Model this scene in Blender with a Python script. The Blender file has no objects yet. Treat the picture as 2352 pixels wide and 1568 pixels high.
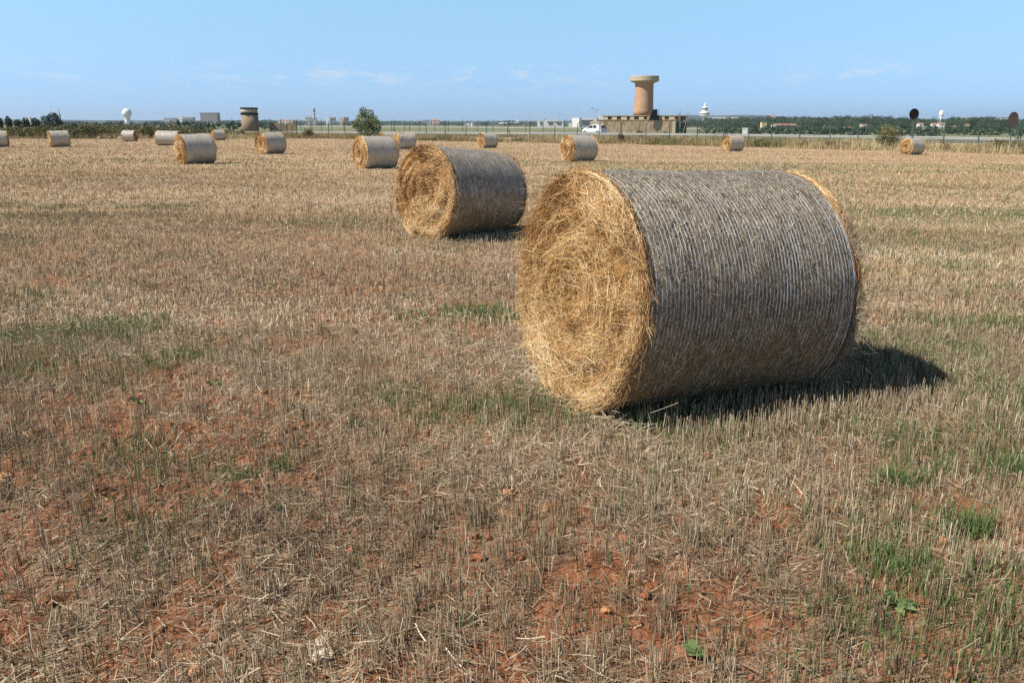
import bpy, bmesh, math, random
import numpy as np
from mathutils import Vector, Matrix
rng = np.random.default_rng(7)
random.seed(7)
scene = bpy.context.scene
COL = scene.collection
PI = math.pi

# ------------------------------------------------------------------ survey helpers
F_, HCAM = 1907.0, 1.58                      # focal length in survey pixels (2352 wide), eye height
TH = math.atan((784 - 286) / F_)
def at(px, py, Y):
    """world point at depth Y seen at survey pixel (px, py)"""
    u, v = (px - 1176) / F_, (784 - py) / F_
    t = Y / (math.cos(TH) + v * math.sin(TH))
    return Vector((u * t, Y, HCAM + t * (v * math.cos(TH) - math.sin(TH))))
def on_field(px, py):
    u, v = (px - 1176) / F_, (784 - py) / F_
    dy = math.cos(TH) + v * math.sin(TH); dz = v * math.cos(TH) - math.sin(TH)
    t = -HCAM / (dz + GX * u + GY * dy)
    return (u * t, dy * t)

# ------------------------------------------------------------------ noise and terrain
def _hash(ix, iy, seed):
    n = (ix.astype(np.int64) * 374761393 + iy.astype(np.int64) * 668265263 + seed * 1274126177) & 0x7fffffff
    n = ((n ^ (n >> 13)) * 1274126177) & 0x7fffffff
    return ((n ^ (n >> 16)) & 0xffff) / 65535.0
def vnoise(x, y, seed=0):
    x = np.asarray(x, float); y = np.asarray(y, float)
    ix = np.floor(x); iy = np.floor(y); fx = x - ix; fy = y - iy
    fx = fx * fx * (3 - 2 * fx); fy = fy * fy * (3 - 2 * fy)
    a = _hash(ix, iy, seed); b = _hash(ix + 1, iy, seed); c = _hash(ix, iy + 1, seed); d = _hash(ix + 1, iy + 1, seed)
    return (a * (1 - fx) + b * fx) * (1 - fy) + (c * (1 - fx) + d * fx) * fy
def fbm(x, y, seed=0, o=4):
    r = 0; a = .5; f = 1
    for k in range(o):
        r = r + a * vnoise(np.asarray(x) * f + 13.7 * k, np.asarray(y) * f + 7.1 * k, seed + k); a *= .5; f *= 2.03
    return r / (1 - .5 ** o)
def smooth(t):
    t = np.clip(t, 0, 1); return t * t * (3 - 2 * t)
GX, GY = .0072, .0069
EDGE = np.array([(-300, 60), (-160, 85), (-66, 110), (-43, 122), (-28, 131), (-17.4, 122), (-4.4, 114), (0, 109.5), (10, 107.5), (26.5, 88), (40, 67.5), (62, 34), (90, -10)], float)
def edge_y(x): return np.interp(x, EDGE[:, 0], EDGE[:, 1])
def sclamp(v, m): return v / (1 + np.abs(v / m) ** 4) ** .25
def hill0(x, y):
    return -(GX * sclamp(x, 90) + GY * sclamp(y, 130)) + .4 * smooth((y - edge_y(x)) / 22)
def bare(x, y):
    """0..1: how bare the red soil lies"""
    n = fbm(x * 3.6, y * 3.6, 21, 4) * .60 + fbm(x * .55, y * .55, 17, 3) * .40
    near = .068 * np.clip((6.5 - y) / 5, -1.2, 1) - .034 * np.clip(x, -2, 2.5)
    return smooth((n + near - .55) / .12)
def hgt(x, y):
    x = np.asarray(x, float); y = np.asarray(y, float)
    d = np.sqrt(x * x + y * y)
    z = hill0(x, y)
    inf = 1 - smooth((y - edge_y(x)) / 4)
    z = z + inf * (.05 * (fbm(x * .16, y * .16, 3, 3) - .5) + .045 * (fbm(x * .9, y * .9, 9, 3) - .5)) * smooth((60 - d) / 40)
    nearf = smooth((16 - d) / 8)
    cl = fbm(x * 7, y * 7, 11, 3)
    z = z + nearf * (.030 * (fbm(x * 3.2, y * 3.2, 31, 3) - .5) + (.010 + .050 * bare(x, y)) * (np.abs(cl - .5) * 1.8 - .28) + .012 * bare(x, y) * (fbm(x * 19, y * 19, 13, 2) - .5))
    return z
def gh(x, y): return float(hgt(x, y))

# ------------------------------------------------------------------ scene objects
def mesh_np(name, V, Fq, mats, parent=None, rnd=None, mi=None, smooth_=False):
    V = np.asarray(V, np.float32); Fq = np.asarray(Fq, np.int32)
    me = bpy.data.meshes.new(name)
    me.vertices.add(len(V)); me.vertices.foreach_set('co', V.ravel())
    k = Fq.shape[1]
    me.loops.add(Fq.size); me.loops.foreach_set('vertex_index', Fq.ravel())
    me.polygons.add(len(Fq)); me.polygons.foreach_set('loop_start', np.arange(0, Fq.size, k, dtype=np.int32))
    if rnd is not None:
        a = me.attributes.new('rnd', 'FLOAT', 'POINT'); a.data.foreach_set('value', np.asarray(rnd, np.float32))
    for m in (mats if isinstance(mats, (list, tuple)) else [mats]): me.materials.append(m)
    if mi is not None: me.polygons.foreach_set('material_index', np.asarray(mi, np.int32))
    me.update(calc_edges=True)
    if smooth_: me.polygons.foreach_set('use_smooth', np.ones(len(Fq), bool))
    o = bpy.data.objects.new(name, me); COL.objects.link(o)
    if parent: o.parent = parent
    return o
def tag(o, label=None, cat=None, group=None, kind=None):
    if label: o['label'] = label
    if cat: o['category'] = cat
    if group: o['group'] = group
    if kind: o['kind'] = kind
    return o
def empty(name, loc, rz=0):
    o = bpy.data.objects.new(name, None); COL.objects.link(o); o.location = loc; o.rotation_euler = (0, 0, rz); o.empty_display_size = .2
    return o
def copy_tree(o, parent=None):
    c = o.copy(); COL.objects.link(c); c.parent = parent
    for ch in o.children: copy_tree(ch, c)
    return c

class MB:
    """collects quads/tris into one mesh"""
    def __init__(s): s.v = []; s.f = []; s.m = []
    def add(s, vs, fs, m=0):
        b = len(s.v); s.v += [tuple(v) for v in vs]; s.f += [tuple(i + b for i in f) for f in fs]; s.m += [m] * len(fs); return s
    def box(s, c, d, rz=0, m=0):
        ca, sa = math.cos(rz), math.sin(rz); vs = []
        for z in (-.5, .5):
            for x, y in ((-.5, -.5), (.5, -.5), (.5, .5), (-.5, .5)):
                X, Y = x * d[0], y * d[1]; vs.append((c[0] + X * ca - Y * sa, c[1] + X * sa + Y * ca, c[2] + z * d[2]))
        return s.add(vs, [(3, 2, 1, 0), (4, 5, 6, 7), (0, 1, 5, 4), (1, 2, 6, 5), (2, 3, 7, 6), (3, 0, 4, 7)], m)
    def tube(s, P, R, n=6, m=0, cap=True):
        P = [Vector(p) for p in P]; vs = []; fs = []
        for i, p in enumerate(P):
            t = (P[min(i + 1, len(P) - 1)] - P[max(i - 1, 0)]).normalized()
            a = t.cross(Vector((0, 0, 1)) if abs(t.z) < .9 else Vector((1, 0, 0))).normalized(); b = t.cross(a)
            for k in range(n):
                q = 2 * PI * k / n; vs.append(p + (a * math.cos(q) + b * math.sin(q)) * R[i])
        for i in range(len(P) - 1):
            for k in range(n): fs.append((i * n + k, i * n + (k + 1) % n, (i + 1) * n + (k + 1) % n, (i + 1) * n + k))
        if cap: fs += [tuple(range(n))[::-1], tuple(range((len(P) - 1) * n, len(P) * n))]
        return s.add(vs, fs, m)
    def lathe(s, prof, n=32, c=(0, 0, 0), m=0, cap=True):
        vs = []; fs = []
        for r, z in prof:
            for k in range(n):
                q = 2 * PI * k / n; vs.append((c[0] + r * math.cos(q), c[1] + r * math.sin(q), c[2] + z))
        for i in range(len(prof) - 1):
            for k in range(n): fs.append((i * n + k, i * n + (k + 1) % n, (i + 1) * n + (k + 1) % n, (i + 1) * n + k))
        if cap: fs += [tuple(range(n))[::-1], tuple(range((len(prof) - 1) * n, len(prof) * n))]
        return s.add(vs, fs, m)
    def build(s, name, mats, parent=None, smooth_=False):
        me = bpy.data.meshes.new(name); me.from_pydata(s.v, [], s.f)
        for m in (mats if isinstance(mats, (list, tuple)) else [mats]): me.materials.append(m)
        me.polygons.foreach_set('material_index', s.m)
        if smooth_: me.polygons.foreach_set('use_smooth', [True] * len(s.f))
        me.update(); o = bpy.data.objects.new(name, me); COL.objects.link(o)
        if parent: o.parent = parent
        return o

def prisms(P, W, n=3, jit=None):
    """P (N,K,3) polylines -> n-sided tapered tubes; W (N,K) radii.  returns V, F"""
    N, K, _ = P.shape
    T = np.gradient(P, axis=1); T /= np.linalg.norm(T, axis=2, keepdims=True) + 1e-9
    up = np.where(np.abs(T[..., 2:3]) < .9, np.array([0, 0, 1.]), np.array([1., 0, 0]))
    A = np.cross(T, up); A /= np.linalg.norm(A, axis=2, keepdims=True) + 1e-9; B = np.cross(T, A)
    ph = rng.random((N, 1)) * 6.28
    V = np.empty((N, K, n, 3))
    for k in range(n):
        a = ph + 2 * PI * k / n
        V[:, :, k] = P + W[..., None] * (A * np.cos(a)[..., None] + B * np.sin(a)[..., None])
    idx = np.arange(N * K * n).reshape(N, K, n); nx = np.roll(idx, -1, axis=2)
    Fq = np.stack([idx[:, :-1], nx[:, :-1], nx[:, 1:], idx[:, 1:]], -1).reshape(-1, 4)
    return V.reshape(-1, 3), Fq
def ribbons(P, W, side):
    """P (N,K,3), W (N,K) half widths, side (N,K,3) or (N,1,3)"""
    N, K, _ = P.shape
    S = side * W[..., None]
    V = np.stack([P - S, P + S], 2)
    i = np.arange(N * K * 2).reshape(N, K, 2)
    Fq = np.stack([i[:, :-1, 0], i[:, :-1, 1], i[:, 1:, 1], i[:, 1:, 0]], -1).reshape(-1, 4)
    return V.reshape(-1, 3), Fq
def cat(parts):
    V = []; Fq = []; R = []; M = []; b = 0
    for v, f, r, m in parts:
        V.append(v); Fq.append(f + b); b += len(v); R.append(np.repeat(r, len(v) // len(r))); M.append(np.full(len(f), m, np.int32))
    return np.concatenate(V), np.concatenate(Fq), np.concatenate(R), np.concatenate(M)

# ------------------------------------------------------------------ materials
def mat(name, rough=.8, spec=.3):
    m = bpy.data.materials.new(name); m.use_nodes = True; nt = m.node_tree
    b = nt.nodes['Principled BSDF']; b.inputs['Roughness'].default_value = rough; b.inputs['Specular IOR Level'].default_value = spec
    return m, nt, b
def N(nt, typ, **kw):
    n = nt.nodes.new(typ)
    for k, v in kw.items():
        if k in n.inputs: n.inputs[k].default_value = v
        else: setattr(n, k, v)
    return n
def ramp(nt, fac, stops, interp='LINEAR'):
    r = nt.nodes.new('ShaderNodeValToRGB'); r.color_ramp.interpolation = interp
    el = r.color_ramp.elements
    while len(el) < len(stops): el.new(.5)
    for e, (p, c) in zip(el, stops): e.position = p; e.color = (*c, 1) if len(c) == 3 else c
    nt.links.new(fac, r.inputs[0]); return r.outputs[0]
def mix(nt, fac, a, b, blend='MIX'):
    n = nt.nodes.new('ShaderNodeMix'); n.data_type = 'RGBA'; n.blend_type = blend
    for s, i in ((fac, 0), (a, 6), (b, 7)):
        if hasattr(s, 'is_output'): nt.links.new(s, n.inputs[i])
        else: n.inputs[i].default_value = s if i == 0 else ((*s, 1) if len(s) == 3 else s)
    return n.outputs[2]
def math_(nt, op, a, b=0.0, c=0.0):
    n = nt.nodes.new('ShaderNodeMath'); n.operation = op
    for i, s in enumerate((a, b, c)):
        if hasattr(s, 'is_output'): nt.links.new(s, n.inputs[i])
        else: n.inputs[i].default_value = s
    return n.outputs[0]
def noise(nt, vec, scale, detail=4, rough=.55):
    n = N(nt, 'ShaderNodeTexNoise', Scale=scale, Detail=detail, Roughness=rough); nt.links.new(vec, n.inputs['Vector']); return n.outputs['Fac']
def coords(nt, kind='Object', scale=None):
    t = nt.nodes.new('ShaderNodeTexCoord')
    o = t.outputs[kind]
    if scale:
        m = nt.nodes.new('ShaderNodeMapping'); m.inputs['Scale'].default_value = scale; nt.links.new(o, m.inputs[0]); o = m.outputs[0]
    return o
def bump(nt, b, h, strength=.5, dist=.01):
    n = N(nt, 'ShaderNodeBump', Strength=strength, Distance=dist); nt.links.new(h, n.inputs['Height']); nt.links.new(n.outputs[0], b.inputs['Normal'])
def plain(name, c, rough=.7, spec=.3, var=.25, scale=3., metal=0):
    m, nt, b = mat(name, rough, spec); b.inputs['Metallic'].default_value = metal
    f = noise(nt, coords(nt), scale)
    lo = tuple(x * (1 - var) for x in c); hi = tuple(min(1, x * (1 + var)) for x in c)
    nt.links.new(ramp(nt, f, [(.3, lo), (.7, hi)]), b.inputs['Base Color']); return m
def strawmat(name, stops, rough=.65, spec=.3, trans=.0):
    m, nt, b = mat(name, rough, spec)
    a = nt.nodes.new('ShaderNodeAttribute'); a.attribute_name = 'rnd'
    c = ramp(nt, a.outputs['Fac'], stops); nt.links.new(c, b.inputs['Base Color'])
    if trans:
        t = nt.nodes.new('ShaderNodeBsdfTranslucent'); nt.links.new(c, t.inputs[0])
        mx = nt.nodes.new('ShaderNodeMixShader'); mx.inputs[0].default_value = trans
        nt.links.new(b.outputs[0], mx.inputs[1]); nt.links.new(t.outputs[0], mx.inputs[2])
        nt.links.new(mx.outputs[0], nt.nodes['Material Output'].inputs[0])
    return m

M = {}
M['stubble'] = strawmat('stubble_straw', [(0, (.082, .057, .037)), (.3, (.22, .16, .105)), (.65, (.41, .325, .215)), (.9, (.57, .47, .325)), (1, (.75, .66, .50))], .6, .35)
M['field_straw'] = strawmat('far_stubble_straw', [(0, (.25, .17, .10)), (.5, (.42, .298, .178)), (1, (.60, .455, .285))], .7, .25)
M['green'] = strawmat('green_blades', [(0, (.045, .085, .026)), (.5, (.11, .19, .06)), (1, (.25, .33, .13))], .55, .3, .25)
M['bale_straw'] = strawmat('bale_straw_gold', [(0, (.11, .050, .016)), (.25, (.34, .175, .060)), (.55, (.62, .365, .145)), (.85, (.82, .58, .29)), (1, (.92, .78, .52))], .5, .4)
M['grey_straw'] = strawmat('weathered_straw', [(0, (.08, .055, .03)), (.4, (.275, .217, .148)), (.75, (.52, .44, .315)), (1, (.84, .74, .57))], .55, .4)
M['net'] = strawmat('net_wrap_thread', [(0, (.38, .365, .335)), (.6, (.60, .58, .54)), (1, (.80, .78, .745))], .27, .9)
M['net_blue'] = strawmat('net_edge_thread', [(0, (.40, .43, .48)), (1, (.56, .60, .67))], .32, .6)
M['dry'] = strawmat('dry_grass_blades', [(0, (.12, .09, .045)), (.45, (.33, .25, .125)), (.8, (.50, .41, .23)), (1, (.62, .54, .34))], .65, .25, .15)
M['weed'] = strawmat('weed_leaves', [(0, (.075, .085, .035)), (.5, (.17, .165, .07)), (1, (.32, .28, .13))], .65, .25, .15)
M['leaf'] = strawmat('tree_leaves', [(0, (.022, .040, .014)), (.5, (.055, .085, .028)), (1, (.12, .15, .05))], .55, .35, .2)
M['leaf_light'] = strawmat('olive_green_leaves', [(0, (.06, .10, .034)), (.5, (.17, .22, .075)), (1, (.33, .37, .15))], .55, .35, .25)
M['pine'] = strawmat('pine_needles', [(0, (.009, .022, .013)), (.5, (.030, .054, .027)), (1, (.072, .105, .045))], .6, .3, .1)
M['olive'] = strawmat('olive_shrub_leaves', [(0, (.045, .055, .02)), (.5, (.125, .125, .045)), (1, (.24, .21, .085))], .6, .3, .15)
M['brownweed'] = strawmat('withered_leaves', [(0, (.05, .028, .014)), (1, (.17, .10, .055))], .7, .2)
M['bark'] = plain('bark', (.13, .10, .075), .9, .2, .4, 12)
M['bark_pale'] = plain('pale_bark', (.36, .30, .23), .9, .2, .3, 12)

def ground_material():
    m, nt, b = mat('ground_soil', .92, .15)
    p = coords(nt)
    n1 = noise(nt, p, 1.3, 6, .6); n2 = noise(nt, p, 22, 5, .65); n3 = noise(nt, p, .22, 4); n4 = noise(nt, p, 70, 3, .6)
    n5 = noise(nt, p, 160, 3, .7); n6 = noise(nt, coords(nt, 'Object', (1, .35, 1)), 95, 3, .7)
    soil = mix(nt, n2, (.105, .037, .017), (.33, .128, .055))
    soil = mix(nt, ramp(nt, n4, [(.52, (0, 0, 0)), (.72, (1, 1, 1))]), soil, (.42, .19, .095))
    soil = mix(nt, ramp(nt, n1, [(.35, (0, 0, 0)), (.65, (.55, .55, .55))]), soil, (.20, .085, .042))
    litter = mix(nt, n5, (.10, .07, .045), (.46, .345, .225))
    a = nt.nodes.new('ShaderNodeAttribute'); a.attribute_name = 'bare'
    lm = math_(nt, 'ADD', math_(nt, 'MULTIPLY', math_(nt, 'SUBTRACT', 1.0, a.outputs['Fac']), .26), math_(nt, 'ADD', math_(nt, 'MULTIPLY', math_(nt, 'SUBTRACT', n6, .5), 2.0), math_(nt, 'MULTIPLY', math_(nt, 'SUBTRACT', n2, .5), 1.0)))
    near = mix(nt, ramp(nt, lm, [(.08, (0, 0, 0)), (.45, (1, 1, 1))]), soil, litter)
    # the field farther in: straw cover closes over the soil
    pst = coords(nt, 'Object', (.5, 2.2, 1))
    s1 = noise(nt, pst, .35, 5); s2 = noise(nt, coords(nt, 'Object', (1, .6, 1)), 6, 4, .7)
    straw = mix(nt, s2, (.34, .235, .14), (.50, .36, .225))
    straw = mix(nt, ramp(nt, s1, [(.42, (0, 0, 0)), (.68, (.75, .75, .75))]), straw, (.30, .235, .13))
    f = nt.nodes.new('ShaderNodeAttribute'); f.attribute_name = 'straw'
    fld = mix(nt, f.outputs['Fac'], near, straw)
    v1 = noise(nt, p, .09, 5); v2 = noise(nt, p, .9, 5, .65)
    verge = mix(nt, v2, (.24, .17, .085), (.46, .36, .20))
    grass = mix(nt, ramp(nt, v1, [(.35, (0, 0, 0)), (.65, (1, 1, 1))]), (.13, .15, .08), (.24, .23, .13))
    w = nt.nodes.new('ShaderNodeAttribute'); w.attribute_name = 'verge'
    k = nt.nodes.new('ShaderNodeAttribute'); k.attribute_name = 'plain'
    c = mix(nt, k.outputs['Fac'], mix(nt, w.outputs['Fac'], fld, verge), grass)
    nt.links.new(c, b.inputs['Base Color'])
    bump(nt, b, n2, .6, .02)
    return m
M['ground'] = ground_material()

# ------------------------------------------------------------------ ground sheet
def axis(lo, hi, step, growth, far_lo, far_hi):
    a = list(np.arange(lo, hi, step)); s = step; v = a[-1]
    while v < far_hi: s *= growth; v += s; a.append(v)
    s = step; v = lo; pre = []
    while v > far_lo: s *= growth; v -= s; pre.append(v)
    return np.array(pre[::-1] + a)
xs = axis(-4.6, 4.6, .024, 1.075, -9000, 9000); ys = axis(1.2, 8.6, .024, 1.06, -600, 9000)
X, Y = np.meshgrid(xs, ys); X = X.ravel(); Y = Y.ravel()
V = np.stack([X, Y, hgt(X, Y)], 1)
nx, ny = len(xs), len(ys)
i = (np.arange(ny - 1)[:, None] * nx + np.arange(nx - 1)[None]).ravel()
ground = mesh_np('ground', V, np.stack([i, i + 1, i + nx + 1, i + nx], 1), M['ground'], smooth_=True)
tag(ground, kind='structure')
def setattr_(o, name, v):
    a = o.data.attributes.new(name, 'FLOAT', 'POINT'); a.data.foreach_set('value', np.asarray(v, np.float32))
D = np.sqrt(X * X + Y * Y); ED = Y - edge_y(X)
setattr_(ground, 'bare', bare(X, Y)); setattr_(ground, 'straw', smooth((D - 4) / 22) * .93)
setattr_(ground, 'verge', smooth((ED + .4 + 1.5 * (vnoise(X * .7, Y * .7, 4) - .5)) / 1.2)); setattr_(ground, 'plain', smooth((ED - 24) / 8))

# ------------------------------------------------------------------ bales (positions x, y, yaw, scale)
R0, L0 = .672, 1.42
BALES = [
 ('big', 1.03, 5.02, .455, 1.034), ('mid', -.75, 12.9, .78, 1.05), ('a', -5.69, 35.53, .654, 1.014), ('a', 3.59, 45.74, .529, 1.055),
 ('b', -14.60, 39.23, .754, .996), ('b', -15.62, 55.23, .908, 1.003), ('a', -8.90, 70.41, .59, 1.011), ('b', -13.06, 109.0, .421, .97),
 ('b', -13.13, 91.3, .5, 1.0), ('a', -2.26, 78.03, .627, 1.017), ('b', 18.68, 72.18, .462, .987), ('a', 30.47, 64.9, .498, .937),
 ('b', -38.32, 111.7, .612, .985), ('a', -31.5, 78.4, .05, 1.02), ('a', -44.43, 99.4, .02, .975),
 ('b', -36.84, 69.43, .678, .985), ('a', -41.15, 68.3, .5, .99)]
LABELS = [
 'largest and closest round straw bale, filling the right half with its golden end turned left',
 'second largest round bale, partly hidden by the closest one and left of it',
 'round bale in mid field whose grey wrap partly covers two smaller bales behind',
 'lone round bale just above the closest bale, standing below the white car',
 'largest of the bales in the left third, its grey wrap sagging beside a bright end',
 'round bale below the short round stone tower, alone on the straw',
 'round bale peeking out right behind another bale, left of the second largest bale',
 'tiny round bale of which only a dark right end shows past its neighbour',
 'round bale nearly hidden, only its pale top showing above the wrap of a closer bale',
 'small lone round bale straight above the second largest bale, before the guard rail',
 'small round bale under the far control tower, touching the dry verge',
 'rightmost round bale, dull end facing forward, beside the tall weedy shrub',
 'tiny round bale at the field edge just left of the short round stone tower',
 'longest far bale, its pale grey wrap low and wide in front of the dark shrubs',
 'small bright wrapped bale right below the white radar dome, its right end in shade',
 'round bale standing alone before the dark shrubs near the row of round trees',
 'round bale cut by the left edge of the picture']

def rad_profile(x, L, R):
    """barrel profile of the wrapped side"""
    t = np.abs(x) / (L / 2)
    return R * (1 - .028 * smooth((t - .82) / .18) - .006 * np.cos(t * 3))
def lump(x, th, seed, amp=.022):
    return amp * (fbm(x * 3 + 20, np.cos(th) * 2.2 + 30, seed, 3) + fbm(x * 3 + 50, np.sin(th) * 2.2 + 60, seed + 3, 3) - 1)
def cyl_base(L, R, nxx, nth, seed, sunk=.006, ridges=0):
    x = np.linspace(-L / 2, L / 2, nxx); th = np.linspace(0, 2 * PI, nth, endpoint=False)
    Xg, Tg = np.meshgrid(x, th, indexing='ij')
    r = rad_profile(Xg, L, R) - sunk + lump(Xg, Tg, seed) + .004 * (fbm(Xg * 25, Tg * 9, seed + 9, 2) - .5)
    if ridges: r = r + .0035 * np.cos(Xg / L * 2 * PI * ridges)
    V = np.stack([Xg, r * np.sin(Tg), np.maximum(r * np.cos(Tg), -.968 * R)], -1)           # flattened where it lies
    V = V.reshape(-1, 3)
    i = np.arange(nxx * nth).reshape(nxx, nth); j = np.roll(i, -1, 1)
    return V, np.stack([i[:-1], j[:-1], j[1:], i[1:]], -1).reshape(-1, 4)
def rings(L, R, n, seg, seed, gap=0.):
    """net threads: wavy ribbons round the bale"""
    x0 = np.linspace(-L / 2 + .015, L / 2 - .02, n); th = np.linspace(0, 2 * PI, seg + 1)
    Xg = x0[:, None] + .006 * (fbm(th[None] * 2.5 + 9 * np.arange(n)[:, None] * 0, x0[:, None] * 8, seed, 3) - .5) * 2 + .0012 * np.sin(th[None] * 90 + 40 * x0[:, None])
    Tg = np.broadcast_to(th[None], Xg.shape)
    r = rad_profile(Xg, L, R) + lump(Xg, Tg, seed) + .0045 * (fbm(Xg * 9, Tg * 4, seed + 5, 3) - .45) - .0026 - .0042 * smooth((-np.cos(Tg) + .12) / .55) + .0012 * smooth((np.cos(Tg) - .1) / .5)
    P = np.stack([Xg, r * np.sin(Tg), np.maximum(r * np.cos(Tg), -.97 * R)], -1)
    W = .0037 * (.16 + 1.3 * fbm(Xg * 9 + 3, Tg * 5, seed + 2, 3))
    sd = np.zeros_like(P); sd[..., 0] = 1
    return ribbons(P, W, sd)
def face_x(y, z, L, R, seed, sgn):
    """bulge and lumps of the straw end"""
    r = np.sqrt(y * y + z * z) / R; th = np.arctan2(y, z)
    e = .055 * (1 - r ** 2) - .10 * np.exp(-((y * sgn - .03) ** 2 + (z - .02) ** 2) / .014) - .05 * np.exp(-((r - .74) / .06) ** 2) * smooth(-y * sgn / R * 1.2 + z / R * .5) + .016 * np.sin(r * 17 + 2.2 * np.sin(th + seed)) * smooth(r * 2) * smooth((1.02 - r) * 9)
    e = e + .105 * (fbm(y * 4.6 + seed, z * 4.6, seed, 4) - .5) * smooth((1.05 - r) * 6)
    return e
def face_base(L, R, seed, sgn, nr=40, nt=110):
    rr = np.linspace(.004, 1.0, nr) * R * .992; th = np.linspace(0, 2 * PI, nt, endpoint=False)
    Rg, Tg = np.meshgrid(rr, th, indexing='ij'); y = Rg * np.sin(Tg); z = Rg * np.cos(Tg)
    z = np.where(z < -.968 * R, -.968 * R, z)
    x = sgn * (L / 2 - .034 + face_x(y, z, L, R, seed, sgn) * smooth((1.03 - np.sqrt(y * y + z * z) / R) * 8 + .3))
    V = np.stack([x, y, z], -1).reshape(-1, 3); i = np.arange(nr * nt).reshape(nr, nt); j = np.roll(i, -1, 1)
    return V, np.stack([i[:-1], j[:-1], j[1:], i[1:]], -1).reshape(-1, 4)
def face_strands(L, R, n, seed, sgn, wid, K=4, ln=(.03, .16)):
    g = np.random.default_rng(seed)
    r = R * np.sqrt(g.random(n)) * 1.0; th = g.random(n) * 2 * PI
    rim = g.random(n) < .16; r = np.where(rim, R * (.9 + .1 * g.random(n)), r)
    dirn = np.where(g.random(n) < .5, 1, -1); tilt = g.normal(0, .36, n); wild = g.random(n) < .20; tilt = np.where(wild, g.uniform(-PI, PI, n), tilt)
    lng = g.uniform(*ln, n); s = np.linspace(-.5, .5, K)[None] * lng[:, None]
    ca, sa = np.cos(tilt)[:, None], np.sin(tilt)[:, None]
    ty = r[:, None] * np.sin(th)[:, None] + s * (dirn[:, None] * ca * np.cos(th)[:, None] + sa * np.sin(th)[:, None]); tz = r[:, None] * np.cos(th)[:, None] + s * (-dirn[:, None] * ca * np.sin(th)[:, None] + sa * np.cos(th)[:, None])
    arc = g.random(n) < .35; tha = th[:, None] + dirn[:, None] * s * ca / np.maximum(r, .15)[:, None]; ra = r[:, None] + s * sa
    th2 = np.where(arc[:, None], tha, np.arctan2(ty, tz)); r2 = np.where(arc[:, None], ra, np.hypot(ty, tz))
    ov = r2 > R * 1.0; r2 = np.where(ov & ~(g.random(n) < .12)[:, None], R * .995, r2); r2 = np.maximum(r2, .01)
    y = r2 * np.sin(th2); z = r2 * np.cos(th2); z = np.maximum(z, -.975 * R)
    lift = g.exponential(.010, n)[:, None] + (g.exponential(.03, n) * wild)[:, None] * np.linspace(0, 1, K)[None] ** 2 + .004
    x = sgn * (L / 2 - .02 + face_x(y, z, L, R, seed, sgn) * smooth((1.03 - np.sqrt(y * y + z * z) / R) * 8 + .3) + lift)
    P = np.stack([x, y, z], -1)
    W = np.broadcast_to((wid * g.uniform(.5, 1.25, n))[:, None], (n, K)).copy(); W[:, 0] *= .5; W[:, -1] *= .45
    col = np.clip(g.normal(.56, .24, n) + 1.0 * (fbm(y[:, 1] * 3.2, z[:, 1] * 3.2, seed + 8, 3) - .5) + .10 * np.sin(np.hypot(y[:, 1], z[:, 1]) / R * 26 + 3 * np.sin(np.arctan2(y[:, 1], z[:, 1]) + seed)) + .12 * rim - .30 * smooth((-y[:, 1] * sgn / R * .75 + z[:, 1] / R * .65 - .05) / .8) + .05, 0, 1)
    return P, W, col
def fringe(L, R, n, seed, sgn, wid):
    """loose stems standing out of the rim of an end"""
    g = np.random.default_rng(seed + 77); K = 4
    th = g.random(n * 4) * 2 * PI; th = th[g.random(n * 4) < smooth((fbm(np.cos(th) * 4 + 9, np.sin(th) * 4 + 9, seed + 21, 3) - .38) / .25)][:n]; n = len(th); r = R * g.uniform(.93, 1.0, n)
    t = np.linspace(0, 1, K)[None]; lng = g.uniform(.03, .13, n) * np.where(g.random(n) < .08, 1.9, 1) * np.where(g.random(n) < .012, 2.2, 1)
    dr = g.normal(.16 if sgn < 0 else .30, .3, n)[:, None]; dx = g.uniform(.0, .7, n)[:, None]; dt = g.normal(0, .8, n)[:, None]
    nrm = np.sqrt(dr ** 2 + dx ** 2 + dt ** 2) + .05
    r2 = r[:, None] + lng[:, None] * t * dr / nrm; th2 = th[:, None] + lng[:, None] * t * dt / nrm / R
    x = sgn * (L / 2 - .03 + lng[:, None] * t * dx / nrm)
    y = r2 * np.sin(th2); z = np.maximum(r2 * np.cos(th2), -.975 * R)
    W = np.broadcast_to((wid * g.uniform(.5, 1.1, n))[:, None], (n, K)).copy(); W[:, -1] *= .35
    return np.stack([x, y, z], -1), W, np.clip(g.normal(.5, .25, n), 0, 1)
def side_bits(L, R, n, seed, wid):
    """straws pressed under and poking through the net"""
    g = np.random.default_rng(seed + 5); K = 3
    x = g.uniform(-L / 2 + .01, L / 2 - .01, n); th = g.random(n) * 2 * PI; a = g.normal(PI / 2, .55, n); lng = g.uniform(.015, .075, n)
    s = np.linspace(-.5, .5, K)[None] * lng[:, None]
    xx = np.clip(x[:, None] + s * np.cos(a)[:, None], -L / 2, L / 2); tt = th[:, None] + s * np.sin(a)[:, None] / R
    r = rad_profile(xx, L, R) + lump(xx, tt, seed) - .004 + g.exponential(.0022, n)[:, None] + np.where(g.random(n) < .03, .012, 0)[:, None] * np.linspace(0, 1, K)[None]
    z = np.maximum(r * np.cos(tt), -.975 * R)
    W = np.broadcast_to((wid * g.uniform(.5, 1.2, n))[:, None], (n, K)).copy()
    return np.stack([xx, r * np.sin(tt), z], -1), W, np.clip(g.beta(1.6, 2.6, n) + (g.random(n) < .04) * .5, 0, 1)

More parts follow.
